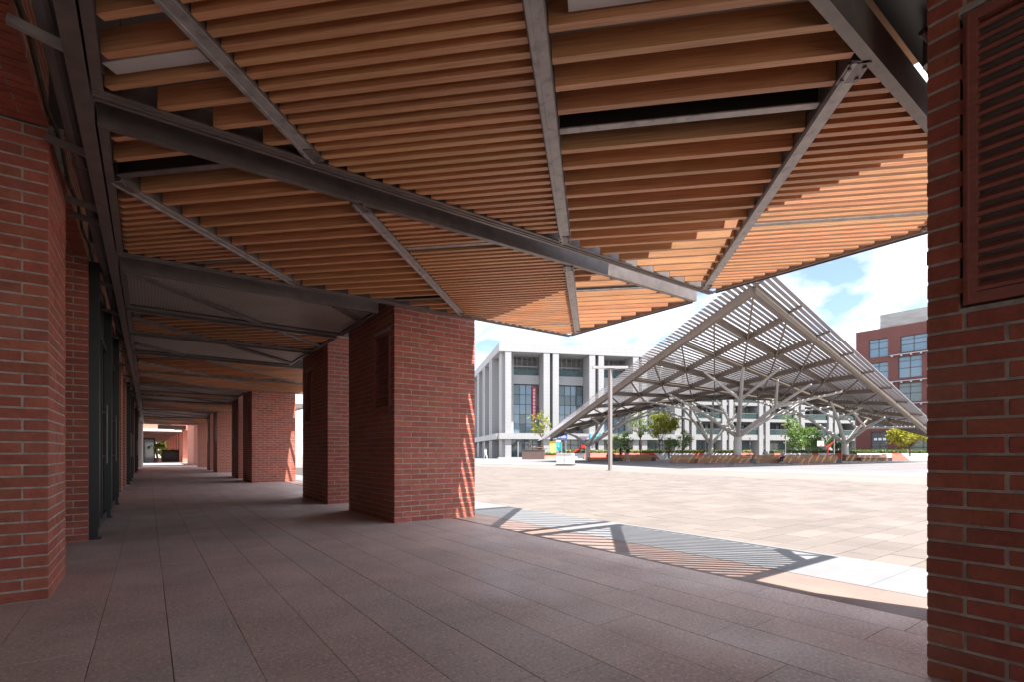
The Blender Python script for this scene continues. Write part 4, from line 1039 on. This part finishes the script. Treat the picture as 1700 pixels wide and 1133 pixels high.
# ------------------------------------------------------------------ white public building (corner at 47.4, 69.4), facade turned 24 degrees
FA = math.atan2(-9.5, 21.4)
mu = thing('white_building', 'large white stone building with tall paired pillars and curved glass behind them', 'building', (47.44, 69.35, -.03), FA)
H = 19.4
def lb(name, m_, *boxes, parent=None):
    b = MB()
    for q in boxes: b.box(*q)
    return b.build(name, m_, parent or mu, local=True)
lb('parapet', 'cladding', (0, 33.5, 0, 1.0, 18.0, H), (0, 1.0, 1.0, 36, 18.0, H), (1.0, 33.5, 1.0, 36, 18.6, 18.9))
lb('sill_band', 'cladding', (0.0, 33.5, -.25, 1.0, 3.3, 4.3), (-.25, 1.0, 1.01, 36, 3.3, 4.3))
lb('plinth', 'shade_stone', (-.1, 33.5, -.1, .9, 0, .25))
pairs = [(1.07, 2.10), (7.72, 8.82), (9.35, 10.42), (15.94, 17.02), (17.63, 18.62), (24.1, 25.2), (25.8, 26.8), (32.2, 33.5)]
for a, b_ in pairs:
    lb('pillar', 'cladding', (a, b_, 0.05, 3.3, 0.0, 3.29), (a, b_, 0.05, 3.3, 4.31, 17.99))
for a, b_ in pairs[1:]:
    lb('pillar', 'cladding', (0.05, 2.4, a, b_, 0.0, 3.29), (0.05, 2.4, a, b_, 4.31, 17.99))
lb('corner_wall', 'cladding', (.6, 1.06, .9, 3.3, 4.31, 17.99), (.6, 1.06, .9, 3.3, 0, 3.29))
lb('body', 'shade_stone', (3.2, 33.4, 7.2, 35, 0, 18.55), (2.41, 3.19, 3.31, 35, 0, 18.5))
lb('ceiling', 'shade_stone', (1.1, 33.4, 1.0, 7.2, 18.02, 18.55))
lb('slab', 'white_stone', (1.1, 33.4, 1.01, 7.2, 3.5, 3.9))
for a, b_ in ((8.82, 9.35), (17.02, 17.63), (25.2, 25.8)):
    lb('slot_panel', 'mullion', (a + .005, b_ - .005, 1.2, 1.3, 4.31, 17.9), (a + .005, b_ - .005, 1.2, 1.3, 0, 3.29))
for a, b_ in ((8.82, 9.35), (17.02, 17.63), (25.2, 25.8)):
    lb('slot_panel', 'shade_stone', (1.2, 1.3, a + .005, b_ - .005, 4.31, 17.9))
bays = [(2.10, 7.72), (10.42, 15.94), (18.62, 24.1), (26.8, 32.2)]
for bi, (a, b_) in enumerate(bays):
    gz = lb('glazing_frame', 'mullion', *[(a + (b_ - a) * k / 5 - .05, a + (b_ - a) * k / 5 + .05, 3.42 + .25 * math.sin(PI * k / 5), 3.6 + .25 * math.sin(PI * k / 5), 4.31, 13.0) for k in range(1, 5)])
    for k in range(5):
        for r in range(5):
            x0 = a + (b_ - a) * k / 5 + .06; x1 = a + (b_ - a) * (k + 1) / 5 - .06; z0 = 4.36 + 1.72 * r
            yb = 3.5 + .25 * math.sin(PI * (k + .5) / 5)
            tilt = (rnd() - .5) * .03
            MB().add([(x0, yb, z0), (x1, yb + tilt, z0), (x1, yb + tilt, z0 + 1.64), (x0, yb, z0 + 1.64), (x0, yb + .06, z0), (x1, yb + .06 + tilt, z0), (x1, yb + .06 + tilt, z0 + 1.64), (x0, yb + .06, z0 + 1.64)],
                     [(0, 1, 2, 3), (5, 4, 7, 6), (0, 4, 5, 1), (3, 2, 6, 7), (0, 3, 7, 4), (1, 5, 6, 2)]).build('pane', random.choice(('window', 'window_blue', 'window_blue')), gz, local=True)
    lb('drum_band', 'shade_stone', (a, b_, 3.3, 3.9, 13.05, 14.6))
    lb('roof_truss', 'pole_grey', *[(a + (b_ - a) * k / 6, a + (b_ - a) * k / 6 + .10, 4.4, 4.5, 14.6, 18.0) for k in range(7)], (a, b_, 4.35, 4.5, 16.2, 16.4), (a, b_, 4.3, 4.5, 15.2, 15.35))
    lb('terrace_rail', 'balcony_glass', (a, b_, 3.35, 3.4, 14.6, 15.6))
    gd_ = lb('ground_glazing', 'mullion', *[(a + (b_ - a) * k / 4 - .05, a + (b_ - a) * k / 4 + .05, 2.0, 2.15, .26, 3.29) for k in range(0, 5)], (a, b_, 2.0, 2.15, 2.3, 2.4))
    for k in range(4):
        x0 = a + (b_ - a) * k / 4 + .06; x1 = a + (b_ - a) * (k + 1) / 4 - .06
        MB().box(x0, x1, 2.05, 2.1, .26, 2.29).box(x0, x1, 2.05, 2.1, 2.41, 3.29).build('pane', 'window', gd_, local=True)
for bi, (a, b_) in enumerate(bays):
    lb('side_recess', 'shade_stone', (2.2, 2.38, a, b_, 4.31, 17.9))
rb = lb('red_banner', 'banner_red', (6.55, 7.25, 3.2, 3.28, 6.6, 12.6))
b = MB()
for k in range(9): strokes(b, ((6.68, 7.0 + .6 * k, .42, .42, 1),), 3.195)
b.build('lettering', 'sign_white', rb, local=True)
lg = MB()
x = 15.95   # cyan rounded logo letters on the white band
for (p, q) in (((0, .95), (0, .15)), ((0, .15), (.25, .05)), ((.25, .05), (.45, .15)), ((.45, .15), (.55, .55)), ((.75, .15), (1.0, .05)), ((1.0, .05), (1.15, .5)), ((1.15, .5), (.85, .55)), ((.85, .55), (.75, .15)), ((.95, .5), (1.2, 1.1)), ((1.35, .15), (1.6, .08)), ((1.6, .08), (1.7, .4)), ((1.7, .4), (1.45, .5)), ((1.45, .5), (1.35, .15)), ((1.4, .45), (1.85, 1.15))):
    lg.tube((x + p[0], -.33, 3.35 + p[1]), (x + q[0], -.33, 3.35 + q[1]), .10, n=6)
lg.build('logo_letters', 'cyan_sign', mu, local=True)
lb('yellow_poster', 'yellow_sign', (8.75, 9.9, -.03, .04, .5, 3.0))

# ------------------------------------------------------------------ white apartment block continuing the facade line
ap = thing('apartment_building', 'white apartment block with balconies behind the pavilion', 'building', (47.44 + 34 * math.cos(FA), 69.35 + 34 * math.sin(FA), -.03), FA)
def la(name, m_, *boxes, parent=None):
    b = MB()
    for q in boxes: b.box(*q)
    return b.build(name, m_, parent or ap, local=True)
W_ = 38.0
la('body', 'shade_stone', (0, W_, 3.0, 16, 0, 17.8)); la('roof_parapet', 'cladding', (0, W_, 0, 3.0, 16.2, 18.0))
floors_ = [(3.35, 4.35), (6.75, 7.3), (9.75, 10.3), (12.75, 13.3)]
for z0, z1 in floors_: la('floor_band', 'cladding', (0, W_, .0, 2.99, z0, z1))
cols_ = [0.0, 7.6, 15.3, 22.95, 30.6, 37.0]
for c_ in cols_:
    la('pillar', 'cladding', (c_, c_ + .85, -.25, 3.0, 0, 16.19)); la('pillar', 'cladding', (c_ + 1.4, min(c_ + 2.25, W_ + .9), -.25, 3.0, 0, 16.19))
    la('slot_panel', 'mullion', (c_ + .86, c_ + 1.39, .4, .5, 0, 16.1))
zs = [(0.0, 3.34), (4.36, 6.74), (7.31, 9.74), (10.31, 12.74), (13.31, 16.19)]
for i in range(len(cols_) - 1):
    x0, x1 = cols_[i] + 2.27, cols_[i + 1] - .02
    for k, (z0, z1) in enumerate(zs):
        if k == 0:
            f_ = la('shop_window', 'mullion', (x0, x1, 2.0, 2.06, z1 - .5, z1)); la('pane', 'window', (x0 + .05, (x0 + x1) / 2 - .05, 1.98, 2.02, .1, z1 - .52), parent=f_); la('pane', 'window', ((x0 + x1) / 2 + .05, x1 - .05, 1.98, 2.02, .1, z1 - .52), parent=f_)
            continue
        f_ = la('window', 'mullion', (x0 + .5, x0 + .58, 2.85, 2.99, z0, z1 - .35), (x1 - .6, x1 - .52, 2.85, 2.99, z0, z1 - .35), ((x0 + x1) / 2 - .3, (x0 + x1) / 2 + .3, 2.8, 2.99, z0, z1))
        la('pane', 'window', (x0 + .59, (x0 + x1) / 2 - .31, 2.9, 2.96, z0, z1 - .4), parent=f_); la('pane', 'window_blue' if (i + k) % 3 == 0 else 'window', ((x0 + x1) / 2 + .31, x1 - .61, 2.9, 2.96, z0, z1 - .4), parent=f_)
        la('balcony_glass', 'balcony_glass', (x0 + .02, x1, .12, .16, z0 + .02, z0 + .95)); la('balcony_rail', 'pole_grey', (x0 + .02, x1, .1, .18, z0 + .955, z0 + 1.0))
        la('balcony_door', 'white_stone', ((x0 + x1) / 2 + .8 + rnd() * .4, (x0 + x1) / 2 + 1.0 + rnd() * .6 + .4, 2.6, 2.7, z0, z1 - .5))

# ------------------------------------------------------------------ dark red building at the right
rd = thing('red_building', 'dark red rendered building with blue-tinted square windows behind the pavilion\'s right corner', 'building', (85.45, 30.8, -.03), 0)
X0 = 85.45
wins = []
def rbx(name, m_, *boxes, parent=None):
    b = MB()
    for q in boxes: b.box(*q)
    return b.build(name, m_, parent or rd)
# facade with real openings: (y0,y1,z0,z1)
ops = [(26.75, 29.15, 14.75, 17.5), (26.75, 29.15, 11.4, 14.0), (26.75, 29.15, 7.6, 10.4), (26.75, 29.15, 4.6, 6.9), (26.75, 28.9, 0.1, 4.0),
       (22.3, 25.35, 15.0, 17.35), (22.9, 25.6, 11.4, 14.4), (22.9, 25.6, 8.0, 10.7), (22.9, 25.6, 4.6, 7.2), (21.0, 24.6, 0.1, 3.6)]
ys = sorted(set([10.0, 30.8] + [v for o_ in ops for v in o_[:2]])); zs_ = sorted(set([0.0, 18.95] + [v for o_ in ops for v in o_[2:]]))
b = MB()
for ya, yb in zip(ys[:-1], ys[1:]):
    run = None
    for za, zb in zip(zs_[:-1], zs_[1:]):
        cy_, cz_ = (ya + yb) / 2, (za + zb) / 2
        hole = any(o_[0] < cy_ < o_[1] and o_[2] < cz_ < o_[3] for o_ in ops)
        if not hole: run = [za, zb] if run is None else [run[0], zb]
        if (hole or zb == zs_[-1]) and run: b.box(X0, X0 + .45, ya, yb, run[0], run[1]); run = None
b.build('facade', 'red_render', rd)
rbx('body', 'void', (X0 + .7, X0 + 16, 10, 30.3, 0, 18.7)); rbx('end_wall', 'red_render', (X0 + .451, X0 + 16, 30.31, 30.8, 0, 18.95)); rbx('roof', 'concrete', (X0 + .451, X0 + 16, 10, 30.3, 18.7, 18.9))
rbx('roof_parapet', 'concrete', (X0 + .5, X0 + .8, 10, 27.9, 18.95, 21.0), (X0 + .8, X0 + 9, 27.5, 27.9, 18.95, 21.0)); rbx('roof_rail', 'pole_grey', (X0 + .3, X0 + .35, 27.9, 30.3, 19.4, 19.46), *[(X0 + .3, X0 + .35, 27.9 + .6 * k, 27.95 + .6 * k, 18.95, 19.4) for k in range(5)])
for k, (ya, yb, za, zb) in enumerate(ops):
    m_ = (ya + yb) / 2
    fr_ = rbx('window' if k not in (4, 9) else 'entrance', 'mullion', (X0 + .2, X0 + .3, ya, ya + .09, za, zb), (X0 + .2, X0 + .3, yb - .09, yb, za, zb), (X0 + .2, X0 + .3, m_ - .05, m_ + .05, za, zb), (X0 + .2, X0 + .3, ya + .09, yb - .09, za, za + .09), (X0 + .2, X0 + .3, ya + .09, yb - .09, zb - .09, zb),
              (X0 + .2, X0 + .3, ya + .09, yb - .09, za + (zb - za) * .45, za + (zb - za) * .45 + .09), (X0 + .2, X0 + .3, ya + .09, yb - .09, za + (zb - za) * .78, za + (zb - za) * .78 + .07))
    for ha, hb in ((ya + .1, m_ - .06), (m_ + .06, yb - .1)):
        for va, vb in ((za + .1, za + (zb - za) * .45 - .01), (za + (zb - za) * .45 + .1, za + (zb - za) * .78 - .01), (za + (zb - za) * .78 + .08, zb - .1)):
            o_ = rbx('pane', 'window' if k in (3, 4, 7, 8, 9) else 'window_blue', (X0 + .24, X0 + .27, ha, hb, va, vb), parent=fr_)
for z_ in (14.7, 10.95, 7.75):
    rbx('cable_tray', 'pole_grey', (X0 - .35, X0 - .02, 19, 26.5, z_, z_ + .10), *[(X0 - .45, X0 - .2, 19.5 + 1.1 * k, 19.7 + 1.1 * k, z_ - .22, z_ - .02) for k in range(7)])
b = MB()
for k in range(3):
    y_ = 28.35 - .55 * k; b.box(X0 + .13, X0 + .16, y_ - .2, y_ + .2, 2.75, 3.1)
b.build('sign_letters', 'sign_white', rd)
